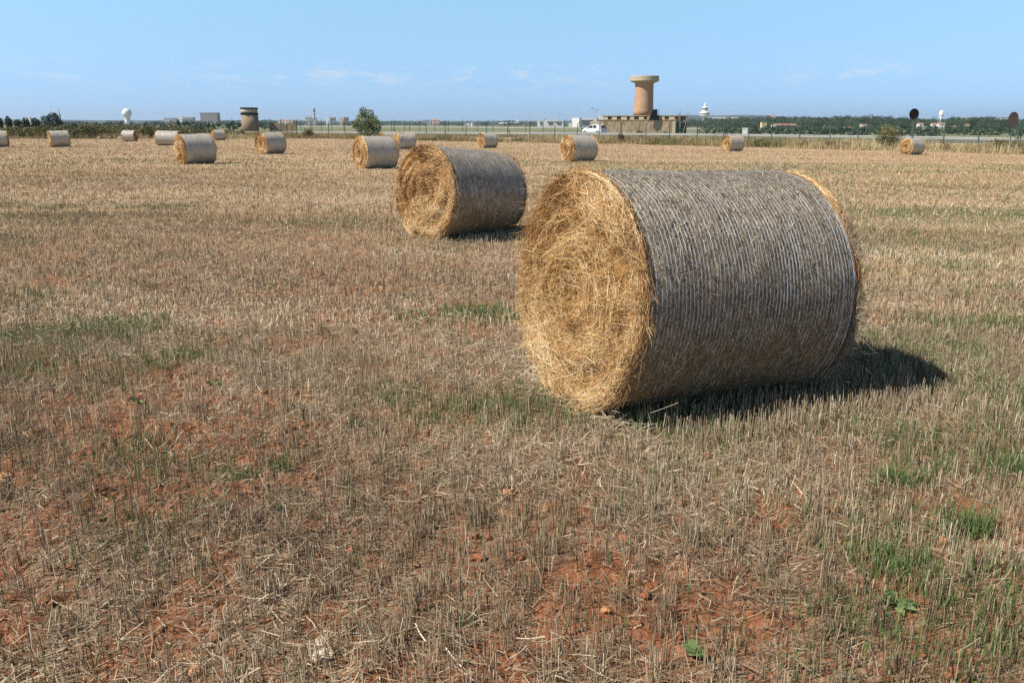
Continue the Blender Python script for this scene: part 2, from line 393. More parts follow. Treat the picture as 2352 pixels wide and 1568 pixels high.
def core_mat():
    m, nt, b = mat('bale_side_straw', .75, .3)
    st = coords(nt, 'Object', (1, 1, 1)); f1 = noise(nt, st, 55, 5, .7); f2 = noise(nt, st, 3.0, 4)
    c = mix(nt, f1, (.12, .095, .065), (.54, .45, .33)); c = mix(nt, ramp(nt, f2, [(.4, (0, 0, 0)), (.7, (.5, .5, .5))]), c, (.20, .15, .095))
    sx_ = nt.nodes.new('ShaderNodeSeparateXYZ'); nt.links.new(coords(nt), sx_.inputs[0])   # sky grey above and ground-bounce brown below, painted into the straw colour
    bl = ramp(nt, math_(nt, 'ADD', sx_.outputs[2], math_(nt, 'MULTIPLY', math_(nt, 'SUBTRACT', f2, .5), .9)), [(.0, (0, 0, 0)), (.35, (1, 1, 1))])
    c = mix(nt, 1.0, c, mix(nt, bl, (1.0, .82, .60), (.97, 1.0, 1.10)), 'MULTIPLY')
    nt.links.new(c, b.inputs['Base Color']); bump(nt, b, f1, .8, .012); return m
def endcore_mat():
    m, nt, b = mat('bale_end_straw', .75, .3)
    p = coords(nt); f = noise(nt, p, 60, 5, .7); f2 = noise(nt, p, 5, 4)
    c = mix(nt, f, (.13, .055, .015), (.60, .33, .115)); c = mix(nt, ramp(nt, f2, [(.35, (0, 0, 0)), (.7, (.8, .8, .8))]), c, (.44, .25, .09))
    nt.links.new(c, b.inputs['Base Color']); bump(nt, b, f, .9, .02); return m
def farnet_mat():
    """net over weathered straw on bales too far to show single threads"""
    m, nt, b = mat('net_wrapped_side', .42, .5)
    p = coords(nt); f = noise(nt, p, 38, 4, .7); f2 = noise(nt, coords(nt, 'Object', (6, .6, .6)), 3.2, 4, .6)
    w = N(nt, 'ShaderNodeTexWave', Scale=11.0, Distortion=.9, Detail=2.0, wave_type='BANDS', bands_direction='X'); nt.links.new(p, w.inputs[0])
    c = mix(nt, f, (.16, .13, .09), (.44, .385, .30)); c = mix(nt, math_(nt, 'MULTIPLY', w.outputs['Fac'], .55), c, (.58, .55, .49))
    c = mix(nt, ramp(nt, f2, [(.42, (0, 0, 0)), (.62, (.55, .55, .55))]), c, (.52, .505, .47))
    nt.links.new(c, b.inputs['Base Color']); bump(nt, b, f, .6, .012); return m
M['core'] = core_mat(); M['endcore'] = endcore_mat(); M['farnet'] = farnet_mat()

def build_bale(kind, seed):
    L, R = L0, R0
    root = empty('straw_bale', (0, 0, 0))
    if kind in ('big', 'mid'):
        big = kind == 'big'; nth = 58
        V, Fq = cyl_base(L, R, 150 if big else 90, 300 if big else 180, seed); P, W, c = side_bits(L, R, 30000 if big else 9000, seed, .0017 if big else .0024)
        nrm = P.copy(); nrm[..., 0] = 0; nrm /= np.linalg.norm(nrm, axis=2, keepdims=True); tg = np.gradient(P, axis=1); sd = np.cross(nrm, tg); sd /= np.linalg.norm(sd, axis=2, keepdims=True) + 1e-9
        Vb, Fb = ribbons(P, W, sd)
        v, f, r, mi = cat([(V, Fq, np.full(len(V), .5), 0), (Vb, Fb, c, 1)])
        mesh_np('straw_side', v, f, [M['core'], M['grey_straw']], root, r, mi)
        V, Fq = rings(L, R, nth, 360 if big else 200, seed)
        g = np.random.default_rng(seed + 1)
        r = np.clip(g.normal(.5, .2, nth), 0, 1)
        net = mesh_np('net_wrap', V, Fq, M['net'], root, np.repeat(r, len(V) // nth))
        e = []
        for x0, w in ((L / 2 - .14, .0042), (L / 2 - .05, .0042), (-L / 2 + .03, .003)):
            th = np.linspace(0, 2 * PI, 241)[None]; xx = x0 + .012 * (fbm(th * 1.3, th * 0 + x0 * 9, seed, 3) - .5) * 2
            rr = rad_profile(xx, L, R) + lump(xx, th, seed) + .002
            P = np.stack([xx, rr * np.sin(th), rr * np.cos(th)], -1); sd = np.zeros_like(P); sd[..., 0] = 1
            V, Fq = ribbons(P, w * np.clip(2.6 * fbm(th * 5, th * 0 + x0, seed + 4, 4) - .62, .08, 1.2), sd); e.append((V, Fq, np.array([g.random()]), 0))
        v, f, r, mi = cat(e); mesh_np('net_edge', v, f, M['net_blue'], net, r)
        for sgn, q in ((-1, 1.0), (1, .55)):
            V, Fq = face_base(L, R, seed + (sgn > 0), sgn)
            n = int((50000 if big else 20000) * q); w = .00145 if big else .0024
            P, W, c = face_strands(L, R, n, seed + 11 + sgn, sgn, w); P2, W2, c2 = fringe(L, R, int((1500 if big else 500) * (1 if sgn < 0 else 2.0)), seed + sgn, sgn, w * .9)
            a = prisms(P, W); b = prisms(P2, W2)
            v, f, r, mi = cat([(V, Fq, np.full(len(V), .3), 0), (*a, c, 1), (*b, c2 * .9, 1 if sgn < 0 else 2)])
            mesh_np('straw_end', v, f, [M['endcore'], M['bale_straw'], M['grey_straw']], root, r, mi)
    else:
        V, Fq = cyl_base(L, R, 30, 72, seed, 0, 0); mesh_np('net_wrap', V, Fq, M['farnet'], root, smooth_=True)
        for sgn in (-1, 1):
            V, Fq = face_base(L, R, seed + (sgn > 0), sgn, 14, 48)
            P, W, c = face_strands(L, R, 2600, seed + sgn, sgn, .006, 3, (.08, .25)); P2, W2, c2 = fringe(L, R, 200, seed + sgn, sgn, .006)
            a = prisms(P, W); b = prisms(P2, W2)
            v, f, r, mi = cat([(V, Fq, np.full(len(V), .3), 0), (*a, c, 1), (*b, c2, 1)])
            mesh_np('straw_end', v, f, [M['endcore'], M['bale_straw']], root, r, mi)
    t = TAPER[kind]
    for o in root.children_recursive:                          # bales come out of the press a little conical
        n = len(o.data.vertices); a = np.empty(n * 3, np.float32); o.data.vertices.foreach_get('co', a); a = a.reshape(-1, 3)
        f = 1 - t * (a[:, 0] / L + .5); a[:, 1] *= f; a[:, 2] *= f; o.data.vertices.foreach_set('co', a.ravel()); o.data.update()
    return root
TAPER = {'big': -.05, 'mid': .10, 'a': .03, 'b': -.02}
protos = {}
for (kind, x, y, yaw, s), lab in zip(BALES, LABELS):
    if kind not in protos: o = protos[kind] = build_bale(kind, {'big': 3, 'mid': 40, 'a': 61, 'b': 83}[kind])
    else: o = copy_tree(protos[kind])
    o.location = (x, y, float(hill0(x, y)) + R0 * s * .975 * (1 if kind == 'big' else 1 - TAPER[kind] / 2) - (.03 if kind == 'big' else .012)); o.rotation_euler = (0 if kind in ('big', 'mid') else 2.4 * x, math.radians(2.5) if kind == 'big' else math.atan(TAPER[kind] * R0 / L0), yaw); o.scale = (s * (1.35 if lab.startswith('longest') else 1), s, s)
    tag(o, lab, 'straw bale', 'round straw bales lying across the field')

# ------------------------------------------------------------------ stubble, litter, green blades (uncountable)
def in_bale(x, y, m=.0):
    k = np.zeros(len(x), bool)
    for kind, bx, by, yaw, s in BALES[:4]:
        c, sn = math.cos(yaw), math.sin(yaw); dx, dy = x - bx, y - by
        k |= (np.abs(dx * c + dy * sn) < L0 / 2 * s + m) & (np.abs(-dx * sn + dy * c) < .30 * s + m)
    return k
def scatter(d0, d1, dens, half=.74, marg=1.9):
    """random points in the wedge in front of the camera, area-uniform"""
    A = half * (d1 * d1 - d0 * d0) + 2 * marg * (d1 - d0)
    n = int(A * dens); y = np.empty(0)
    while len(y) < n:
        q = rng.uniform(d0, d1, n * 2); y = np.append(y, q[rng.random(n * 2) < (half * q + marg) / (half * d1 + marg)])
    y = y[:n]; x = rng.uniform(-1, 1, n) * (half * y + marg)
    k = (y < edge_y(x) - .2) & ~in_bale(x, y)
    return x[k], y[k]
def swath(x, y):
    u = x * .93 - y * .36; v = x * .36 + y * .93
    return fbm(u * .09 + 3, v * .75, 88, 3) - .5
def greenness(x, y):
    n = fbm(x * 1.3 + 40, y * 1.3, 71, 3) * .6 + fbm(x * .2, y * .2 + 9, 77, 2) * .4
    return smooth((n + .035 * np.clip(x, -2, 3) - .40) / .24)
def stalks(x, y, h, w, lean, K=2):
    n = len(x); z = hgt(x, y)
    a = rng.random(n) * 6.28; l = np.abs(rng.normal(0, lean, n)); t = np.linspace(0, 1, K)[None]
    P = np.stack([x[:, None] + h[:, None] * t * (np.sin(l) * np.cos(a))[:, None], y[:, None] + h[:, None] * t * (np.sin(l) * np.sin(a))[:, None], z[:, None] - .012 + h[:, None] * t * np.cos(l)[:, None]], -1)
    return P, np.broadcast_to(w[:, None], (n, K)).copy()
parts = []
# drilled tufts close by
def tufts(d0, d1, dens, per, rad, hm, wm, rows=True):
    x, y = scatter(d0, d1, dens)
    b = bare(x, y); k = rng.random(len(x)) > b * .62; x, y = x[k], y[k]
    if rows:
        q = .17; u = x * .96 - y * .28; du = (np.round(u / q) * q - u) * .45; x = x + du * .96; y = y - du * .28
    hh = hm * rng.uniform(.45, 1.2, len(x)) * (.75 + .5 * fbm(x * .6, y * .6, 91, 2))
    x = np.repeat(x, per); y = np.repeat(y, per); n = len(x)
    keep = rng.random(n) < .75
    x = (x + rng.normal(0, rad, n))[keep]; y = (y + rng.normal(0, rad, n))[keep]; h = (np.repeat(hh, per) * rng.uniform(.6, 1.15, n))[keep]
    return x, y, h, wm * rng.uniform(.6, 1.25, len(x))
for dens, per, rad, hm, wm in ((290, 6, .022, .105, .0017), (560, 5, .06, .066, .00135)):
    x, y, h, w = tufts(1.5, 6.5, dens, per, rad, hm, wm)
    P, W = stalks(x, y, h, w, .13); parts.append((*prisms(P, W), np.clip(rng.normal(.54, .24, len(x)) + .3 * (fbm(x * 1.5, y * 1.5, 55, 2) - .5) + .4 * swath(x, y), 0, 1), 0))
def flat_side(n):
    sd = rng.normal(size=(n, 1, 3)); sd[..., 2] = 0; return sd / np.linalg.norm(sd, axis=2, keepdims=True)
fparts = []
def split_by_distance(x, y, h, w, lean, d0, d1):
    P, W = stalks(x, y, h, w, lean); sd = flat_side(len(x)); gold = rng.random(len(x)) < np.clip((y - d0) / (d1 - d0) + .8 * (fbm(x * .25, y * .5, 58, 3) - .5), 0, 1)
    for k, dst in ((~gold, parts), (gold, fparts)):
        if not k.any(): continue
        dst.append((*ribbons(P[k], W[k], sd[k]), np.clip(rng.normal(.64, .155, k.sum()) + .3 * (fbm(x[k] * .15, y[k] * .4, 57, 3) - .5) + .75 * swath(x[k], y[k]), 0, 1), 0))
x, y, h, w = tufts(6.5, 16, 330, 5, .05, .078, .0027); split_by_distance(x, y, h, w, .2, 4, 20)
for d0, d1, dens, per, wm in ((16, 34, 46, 5, .0062), (34, 75, 9, 5, .013), (75, 125, 2.6, 4, .026)):
    x, y, h, w = tufts(d0, d1, dens, per, .05 * (d0 / 16), .09, wm, False); split_by_distance(x, y, h, w, .25, 4, 20)
for kind, bx, by, yaw, s in BALES[:2]:
    n = 2400 if kind == 'big' else 700; c, sn = math.cos(yaw), math.sin(yaw)
    lx = rng.uniform(-.6, 1.25, n); ly = -.42 - rng.uniform(0, .55, n); x = bx + lx * c - ly * sn; y = by + lx * sn + ly * c
    P, W = stalks(x, y, rng.uniform(.05, .155, n), (.0017 if kind == 'big' else .0026) * rng.uniform(.7, 1.2, n), .16); parts.append((*prisms(P, W), np.clip(rng.normal(.62, .22, n), 0, 1), 0))
v, f, r, mi = cat(parts); tag(mesh_np('stubble', v, f, M['stubble'], None, r), 'cut grey beige straw stubble standing over the red soil close by', kind='stuff')
v, f, r, mi = cat(fparts); tag(mesh_np('far_stubble', v, f, M['field_straw'], None, r), 'pale golden stubble covering the far part of the field', kind='stuff')
parts = []
for d0, d1, dens, wid, ln in ((1.5, 6, 5200, .0013, (.015, .09)), (6, 13, 1700, .0021, (.02, .085)), (13, 28, 280, .0042, (.05, .14))):
    x, y = scatter(d0, d1, dens)
    cl = fbm(x * 1.3 + 5, y * 1.3, 41, 3); k = rng.random(len(x)) < np.clip(.40 + (cl - .4) * 2.6, .15, 1) * (1 - .45 * bare(x, y)); x, y = x[k], y[k]; n = len(x)
    a = rng.normal(.3, .9, n) + (fbm(x * .5, y * .5, 44, 2) - .5) * 5; l = rng.uniform(*ln, n); t = np.linspace(-.5, .5, 3)[None]; crv = rng.normal(0, .12, n)[:, None]
    px = x[:, None] + l[:, None] * (t * np.cos(a)[:, None] - crv * t * t * np.sin(a)[:, None]); py = y[:, None] + l[:, None] * (t * np.sin(a)[:, None] + crv * t * t * np.cos(a)[:, None])
    el = rng.normal(0, .16, n)[:, None] * l[:, None]
    pz = hgt(px, py) + rng.exponential(.011, n)[:, None] + .003 + np.abs(el) + el * t * 1.6
    P = np.stack([px, py, pz], -1); W = np.broadcast_to((wid * rng.uniform(.5, 1.3, n))[:, None], (n, 3)).copy()
    tg = P[:, 2] - P[:, 0]; sdv = np.stack([-tg[:, 1], tg[:, 0], rng.normal(0, .35, n) * l], -1); sdv /= np.linalg.norm(sdv, axis=1, keepdims=True) + 1e-9
    parts.append((*ribbons(P, W, sdv[:, None]), np.clip(rng.normal(.50, .24, n) + .03 * np.clip(y - 4, -2, 3) + .45 * swath(x, y), 0, 1), 0))
# loose straw fallen round the two closest bales
for kind, bx, by, yaw, s in BALES[:2]:
    n = 1100 if kind == 'big' else 450; c, sn = math.cos(yaw), math.sin(yaw)
    lx = -L0 / 2 * s - rng.exponential(.06, n) + .05; ly = rng.normal(0, .33, n); px = bx + lx * c - ly * sn; py = by + lx * sn + ly * c
    a = rng.random(n) * 6.28; l = rng.uniform(.04, .16, n); t = np.linspace(-.5, .5, 3)[None]
    X2 = px[:, None] + l[:, None] * t * np.cos(a)[:, None]; Y2 = py[:, None] + l[:, None] * t * np.sin(a)[:, None]
    Z2 = hgt(X2, Y2) + rng.exponential(.02, n)[:, None] * np.exp(-np.abs(lx + L0 / 2 * s) * 6)[:, None] * 2 + rng.normal(0, .02, n)[:, None] * t * 2 + .006
    parts.append((*prisms(np.stack([X2, Y2, Z2], -1), np.broadcast_to((.0018 if kind == 'big' else .0028) * rng.uniform(.6, 1.2, n)[:, None], (n, 3)).copy()), np.clip(rng.normal(.8, .16, n), 0, 1), 0))
v, f, r, mi = cat(parts); tag(mesh_np('straw_litter', v, f, M['stubble'], None, r), 'loose broken straw strewn flat over the soil', kind='stuff')
# green regrowth
def blades(x, y, h, w, K=4, bend=.5):
    n = len(x); z = hgt(x, y); a = rng.random(n) * 6.28; b = np.abs(rng.normal(.25, bend, n)).clip(0, 1.4); t = np.linspace(0, 1, K)[None]
    out = h[:, None] * b[:, None] * t ** 1.8 * .7
    P = np.stack([x[:, None] + out * np.cos(a)[:, None], y[:, None] + out * np.sin(a)[:, None], z[:, None] - .01 + h[:, None] * t * (1 - .3 * b[:, None] * t)], -1)
    W = w[:, None] * (1.05 - t) ** .6; sd = np.stack([-np.sin(a), np.cos(a), 0 * a], -1)[:, None]
    sd = sd + rng.normal(0, .4, sd.shape); sd /= np.linalg.norm(sd, axis=2, keepdims=True)
    return ribbons(P, W, sd)
parts = []
for d0, d1, dens, hm, wm in ((1.5, 7, 1250, .115, .0021), (7, 18, 330, .10, .0034), (18, 45, 26, .11, .008)):
    x, y = scatter(d0, d1, dens); g = greenness(x, y); k = rng.random(len(x)) < g * .9 + .05; x, y = x[k], y[k]; n = len(x)
    x = np.repeat(x, 3) + rng.normal(0, .015, n * 3); y = np.repeat(y, 3) + rng.normal(0, .015, n * 3); n = len(x)
    parts.append((*blades(x, y, hm * rng.uniform(.3, 1.15, n), wm * rng.uniform(.6, 1.2, n)), np.clip(rng.normal(.45, .25, n), 0, 1), 0))
# fresh grass in the shelter of the near bales
for kind, bx, by, yaw, s in BALES[:2]:
    n = 2600 if kind == 'big' else 700; c, sn = math.cos(yaw), math.sin(yaw)
    lx = rng.uniform(-.62, 1.25, n) * L0 * s * .75; ly = -.40 - rng.exponential(.16, n); px = bx + lx * c - ly * sn; py = by + lx * sn + ly * c
    parts.append((*blades(px, py, rng.uniform(.05, .17, n), .0024 * rng.uniform(.6, 1.2, n)), np.clip(rng.normal(.6, .22, n), 0, 1), 0))
for px, py, rx, ry_, n in ((775, 512, .8, .35, 700), (2180, 615, .6, .25, 500), (2250, 480, 2.2, .4, 500), (60, 500, .7, .4, 250), (330, 590, .35, .3, 250), (1020, 960, .3, .2, 300), (1180, 905, .3, .2, 260)):
    a, b = on_field(px, py); x = a + rng.normal(0, rx, n); y = b + rng.normal(0, ry_, n); dd = b / 6
    parts.append((*blades(x, y, .10 * rng.uniform(.4, 1.1, n), .0024 * max(dd, .6) * rng.uniform(.6, 1.2, n)), np.clip(rng.normal(.5, .2, n), 0, 1), 0))
v, f, r, mi = cat(parts); tag(mesh_np('green_grass', v, f, M['green'], None, r), 'sparse green grass sprouting between the stubble', kind='stuff')

# ------------------------------------------------------------------ clods, stones, weeds one can point at
def rock_mesh(name, size, seed, m, flat=.6):
    bm = bmesh.new(); bmesh.ops.create_icosphere(bm, subdivisions=3, radius=1)
    r = np.random.default_rng(seed); sc = r.uniform(.7, 1.25, 3)
    co = np.array([v.co for v in bm.verts]); d = .45 + 1.05 * fbm(co[:, 0] * 2.1 + seed, co[:, 1] * 2.1 + co[:, 2] * 1.7, seed, 5)
    for v, k, c in zip(bm.verts, d, co): v.co = Vector((c[0] * sc[0], c[1] * sc[1], c[2] * flat * sc[2])) * float(k) * size
    me = bpy.data.meshes.new(name); bm.to_mesh(me); bm.free(); me.materials.append(m)
    o = bpy.data.objects.new(name, me); COL.objects.link(o); return o
def rockmat(name, a, b_):
    m, nt, b = mat(name, .9, .2); f = noise(nt, coords(nt), 28, 6, .65); nt.links.new(mix(nt, f, a, b_), b.inputs['Base Color']); bump(nt, b, f, .8, .012); return m
M['stone_tan'] = rockmat('tan_stone', (.34, .20, .10), (.58, .40, .22)); M['stone_white'] = rockmat('pale_stone', (.50, .40, .30), (.78, .70, .58))
M['clod'] = rockmat('red_clod', (.16, .058, .027), (.42, .19, .095)); M['stone_orange'] = rockmat('orange_stone', (.38, .16, .07), (.62, .33, .17))
STONES = [
 (548, 832, .022, 'stone_white', .7, 'small bright white stone alone in the left stubble'),
 (661, 1277, .030, 'stone_tan', .75, 'round tan pebble on bare soil in the lower left'),
 (742, 1500, .062, 'stone_white', .45, 'large flat whitish rock half sunk at the bottom, left of centre'),
 (738, 1462, .045, 'stone_white', .35, 'flat pale slab just behind the large whitish rock'),
 (455, 1532, .045, 'stone_orange', .8, 'upright orange stone near the bottom edge, lower left'),
 (6, 1094, .06, 'stone_orange', .7, 'orange rock cut by the left edge'),
 (500, 1258, .05, 'clod', .6, 'pale red clod in the lower left, beside a bare patch'),
 (970, 1066, .085, 'clod', .35, 'broad flat red clod in front of the closest bale, left'),
 (1210, 1165, .07, 'clod', .5, 'big red earth clod below the corner of the closest bale'),
 (1165, 1136, .05, 'stone_orange', .6, 'crumbly orange clod left of the big red clod'),
 (1100, 1284, .036, 'clod', .85, 'dark red knob of earth in the middle foreground'),
 (1172, 1272, .026, 'stone_orange', .8, 'pink orange stone right of the dark red knob'),
 (1432, 1242, .045, 'clod', .8, 'peaked red clod right of centre foreground'),
 (1309, 1508, .042, 'clod', .85, 'rounded red lump at the bottom, centre right'),
 (1390, 1398, .030, 'stone_orange', .6, 'small orange stone in front of the flattened straw strip'),
 (1868, 984, .032, 'stone_orange', .8, 'orange stone lying in front of the closest bale'),
 (1700, 1088, .06, 'clod', .5, 'red clod among grass below the wrapped side of the closest bale'),
 (2048, 990, .022, 'stone_tan', .8, 'little tan stone in the grass right of the closest bale'),
 (1802, 1322, .032, 'stone_tan', .7, 'pale tan stone in the lower right straw'),
 (2170, 1238, .030, 'stone_orange', .7, 'orange stone next to the bright green tuft'),
 (2304, 1292, .030, 'stone_tan', .75, 'pale round stone near the right edge'),
 (2195, 1552, .07, 'clod', .4, 'wide red clod at the bottom right'),
 (2232, 507, .05, 'stone_white', .7, 'pale stone far out in the stubble right of the closest bale'),
]
for k, (px, py, s, m, fl, lab) in enumerate(STONES):
    s *= .62
    x, y = on_field(px, py); o = rock_mesh('clod' if m == 'clod' else 'stone', s, 100 + k, M[m], fl); o.location = (x, y, gh(x, y) + s * fl * .15); o.rotation_euler = (0, 0, k * 1.3)
    tag(o, lab, 'clod' if m == 'clod' else 'stone', 'stones and clods on the soil')
# crumbs of soil
x, y = scatter(1.5, 9, 260); k = rng.random(len(x)) < bare(x, y) * .55 + .22; x, y = x[k], y[k]; n = len(x)
ico = bmesh.new(); bmesh.ops.create_icosphere(ico, subdivisions=1, radius=1); iv = np.array([v.co for v in ico.verts]); itf = np.array([[v.index for v in f.verts] for f in ico.faces]); ico.free()
sz = .003 + rng.exponential(.0075, n).clip(0, .02); Vc = iv[None] * (sz[:, None, None] * rng.uniform(.6, 1.3, (n, len(iv), 1))) * np.array([1, 1, .7]); Vc += np.stack([x, y, hgt(x, y) + sz * .25], -1)[:, None]
tag(mesh_np('soil_crumbs', Vc.reshape(-1, 3), (itf[None] + (np.arange(n) * len(iv))[:, None, None]).reshape(-1, 3), M['clod']), 'small crumbs of red earth scattered over bare patches', kind='stuff')

def weed(px, py, size, nl, lab, wide=.3):
    size *= .62; x, y = on_field(px, py); z = gh(x, y); o = empty('leafy_weed', (x, y, z)); Vs = []
    for k in range(nl):
        a = 2.4 * k + random.random(); el = random.uniform(.25, 1.1); l = size * random.uniform(.6, 1.1); K = 6
        t = np.linspace(0, 1, K); out = l * t * math.cos(el); up = l * (t * math.sin(el) - .35 * t * t) + .01
        P = np.stack([out * math.cos(a), out * math.sin(a), up], -1)[None]; W = (l * wide * np.sin(np.clip(t * .93 + .05, 0, 1) * PI) ** .8)[None]
        sd = np.array([[[-math.sin(a), math.cos(a), .15]]]); v, f = ribbons(P, W, sd)
        Vs.append((v, f, np.array([random.uniform(.5, 1)]), 0))
    v, f, r, mi = cat(Vs); mesh_np('leaf_rosette', v, f, M['green'], o, r)
    MB().tube([(0, 0, -.02), (0, 0, .03)], [.006, .004], 6).build('stem', M['green'], o)
    tag(o, lab, 'weed', 'leafy weeds in the stubble')
weed(482, 882, .11, 8, 'broad leaved green weed standing alone in the left stubble')
weed(812, 980, .10, 9, 'low dark green weed in front of the closest bale, left of centre')
weed(318, 925, .12, 9, 'dull green weed at the left with spread leaves')
weed(1600, 1505, .10, 6, 'young weed with two pale leaves at the bottom right of centre', .34)
weed(2052, 1392, .13, 16, 'dense dark green weed clump in the lower right', .22)
weed(640, 1180, .07, 6, 'tiny green weed on the left beside the bare soil')
def grass_tuft(px, py, rad, h, n, lab, d=1):
    x, y = on_field(px, py); z = gh(x, y); o = empty('grass_tuft', (x, y, z))
    bx = rng.normal(0, rad, n).clip(-1.5 * rad, 1.5 * rad) * .8; by = (rng.normal(0, .6, n).clip(-.9, .9)) * rad * .8
    v, f = blades(bx + x, by + y, h * rng.uniform(.4, 1.1, n), .0026 * d * rng.uniform(.6, 1.2, n)); v -= np.array([x, y, z])
    m = mesh_np('grass_blades', v, f, M['green'], o, np.repeat(np.clip(rng.normal(.6, .2, n), 0, 1), len(v) // n)); tag(o, lab, 'grass tuft', 'bright green grass tufts')
grass_tuft(1085, 722, .20, .13, 420, 'bright green grass tuft left of the closest bale', 1.3)
grass_tuft(2220, 1215, .10, .15, 320, 'large bright green grass tuft in the lower right')
grass_tuft(650, 1085, .04, .12, 90, 'small vivid green tuft in the lower left')
grass_tuft(545, 1100, .09, .08, 160, 'low green tuft left of the small vivid one')
grass_tuft(2330, 1080, .10, .12, 240, 'green tuft at the right edge of the foreground')
grass_tuft(2060, 1110, .11, .12, 240, 'thin green tuft between the closest bale and the right edge')
grass_tuft(2050, 1300, .13, .10, 300, 'spread green tuft above the dense dark weed clump')
def dry_stalk(px, py, tip, lab, r=.0022):
    x, y = on_field(px, py); z = gh(x, y); t = at(*tip, y + .02); o = empty('dry_stalk', (x, y, z)); p = Vector((x, y, z)); q = t - p
    P = [q * s + Vector((0, 0, .03 * s * (1 - s))) + Vector((.012 * math.sin(s * 5), 0, 0)) for s in np.linspace(0, 1, 7)]; P[0].z -= .02
    MB().tube(P, [r * (1 - .5 * s) for s in np.linspace(0, 1, 7)], 5).build('stem', M['dryone'], o, True)
    e = MB(); d = (P[-1] - P[-3]).normalized()
    for k in range(7): e.tube([P[-1] + d * (.004 * k - .01), P[-1] + d * (.004 * k + .012) + Vector((random.uniform(-1, 1), random.uniform(-1, 1), .3)) * .006], [.0018, .0006], 4)
    e.build('seed_head', M['dryone'], o); tag(o, lab, 'dry stalk', 'tall dry stalks left standing')
M['dryone'] = plain('dry_stem', (.56, .47, .29), .6, .3, .2, 40)
dry_stalk(1245, 1350, (1200, 1225), 'tall leaning pale stalk in the middle foreground')
dry_stalk(1965, 1370, (1952, 1275), 'upright tall pale stalk in the lower right')
dry_stalk(1690, 1600, (1630, 1440), 'long curved pale stalk at the bottom right of centre')
dry_stalk(1065, 1345, (1078, 1220), 'thin pale stalk with an ear, left of the leaning stalk')
dry_stalk(60, 645, (80, 590), 'dry yellow stalk near the left edge of the field', .006)
dry_stalk(1795, 920, (1810, 868), 'thin stalk standing against the dark underside of the closest bale', .0018)

HAZE, SUN, SKYS, EXPO, DENOISE = 1.1e-4, 5.0, .095, 0.42, False
SKY0, SKY1, SKY2 = (.64, .69, .71), (.77, .84, .81), (.86, .98, .85)
# ------------------------------------------------------------------ foliage
def leaves(blobs, n, size, seed, shell=.45):
    """leaf-sized quads through the volume of several ellipsoids (cx,cy,cz,rx,ry,rz)"""
    g = np.random.default_rng(seed); B = np.array(blobs, float); vol = B[:, 3] * B[:, 4] * B[:, 5]; k = g.choice(len(B), n, p=vol ** .8 / (vol ** .8).sum())
    d = g.normal(size=(n, 3)); d /= np.linalg.norm(d, axis=1, keepdims=True); rr = (1 - shell * g.random(n) ** 1.6)[:, None]
    lum = (.80 + .45 * fbm(d[:, 0] * 2.2 + k * 3.1, d[:, 1] * 2.2 + d[:, 2] * 1.9, seed, 3))[:, None]
    c = B[k, :3] + d * rr * lum * B[k, 3:]
    u = g.normal(size=(n, 3)); u /= np.linalg.norm(u, axis=1, keepdims=True); w = np.cross(u, g.normal(size=(n, 3))); w /= np.linalg.norm(w, axis=1, keepdims=True)
    s = size * g.uniform(.55, 1.3, n)[:, None]
    V = np.stack([c - u * s, c + w * s * .55, c + u * s, c - w * s * .55], 1).reshape(-1, 3)
    Fq = np.arange(n * 4).reshape(n, 4)
    col = np.clip(.5 + 1.3 * (fbm(c[:, 0] / size * .12, (c[:, 1] + c[:, 2] * 1.3) / size * .12, seed + 4, 2) - .5) + g.normal(0, .13, n) + .22 * d[:, 2] * 0, 0, 1)
    return V, Fq, np.repeat(col, 4)
def tree(name, loc, blobs, n, size, m, lab, category, group=None, trunk_h=1., trunk_r=.12, seed=1, limbs=5, bark='bark'):
    o = empty(name, loc); v, f, r = leaves(blobs, n, size, seed); mesh_np('crown', v, f, M[m], o, r)
    t = MB(); g = random.Random(seed); top = Vector((g.uniform(-.1, .1), 0, trunk_h)); t.tube([(0, 0, -.3), (0, 0, trunk_h * .5), top], [trunk_r * 1.3, trunk_r, trunk_r * .8], 8)
    for k in range(min(limbs, len(blobs) * 2)):
        b = blobs[k % len(blobs)]; e = Vector(b[:3]) + Vector((g.uniform(-.4, .4) * b[3], g.uniform(-.4, .4) * b[4], g.uniform(-.2, .4) * b[5]))
        t.tube([top - Vector((0, 0, trunk_h * .25)), (top + e) / 2 + Vector((0, 0, .1)), e], [trunk_r * .6, trunk_r * .4, trunk_r * .12], 5)
    t.build('trunk', M[bark], o, True); tag(o, lab, category, group); return o

# bushy tree between the short tower and the middle
p = at(843, 306, 128); p.z = gh(p.x, p.y)
tree('bushy_tree', p, [(-.4, 0, 2.5, 1.25, 1.2, 1.2), (.35, .2, 3.55, .75, .8, .8), (-.45, 0, 3.95, .6, .6, .75), (1.35, 0, 1.9, .85, .9, 1.1), (-1.45, 0, 2.2, .75, .8, .7), (1.3, .1, 2.95, .5, .5, .55), (.2, 0, 1.1, 1.7, 1.2, .8), (-1.0, .1, 3.2, .5, .5, .5), (.8, -.3, 2.6, .7, .7, .8)], 3600, .13, 'leaf_light', 'lone bushy green tree behind the wire fence, right of the short round tower', 'tree', None, 1.2, .13, 5, 9)
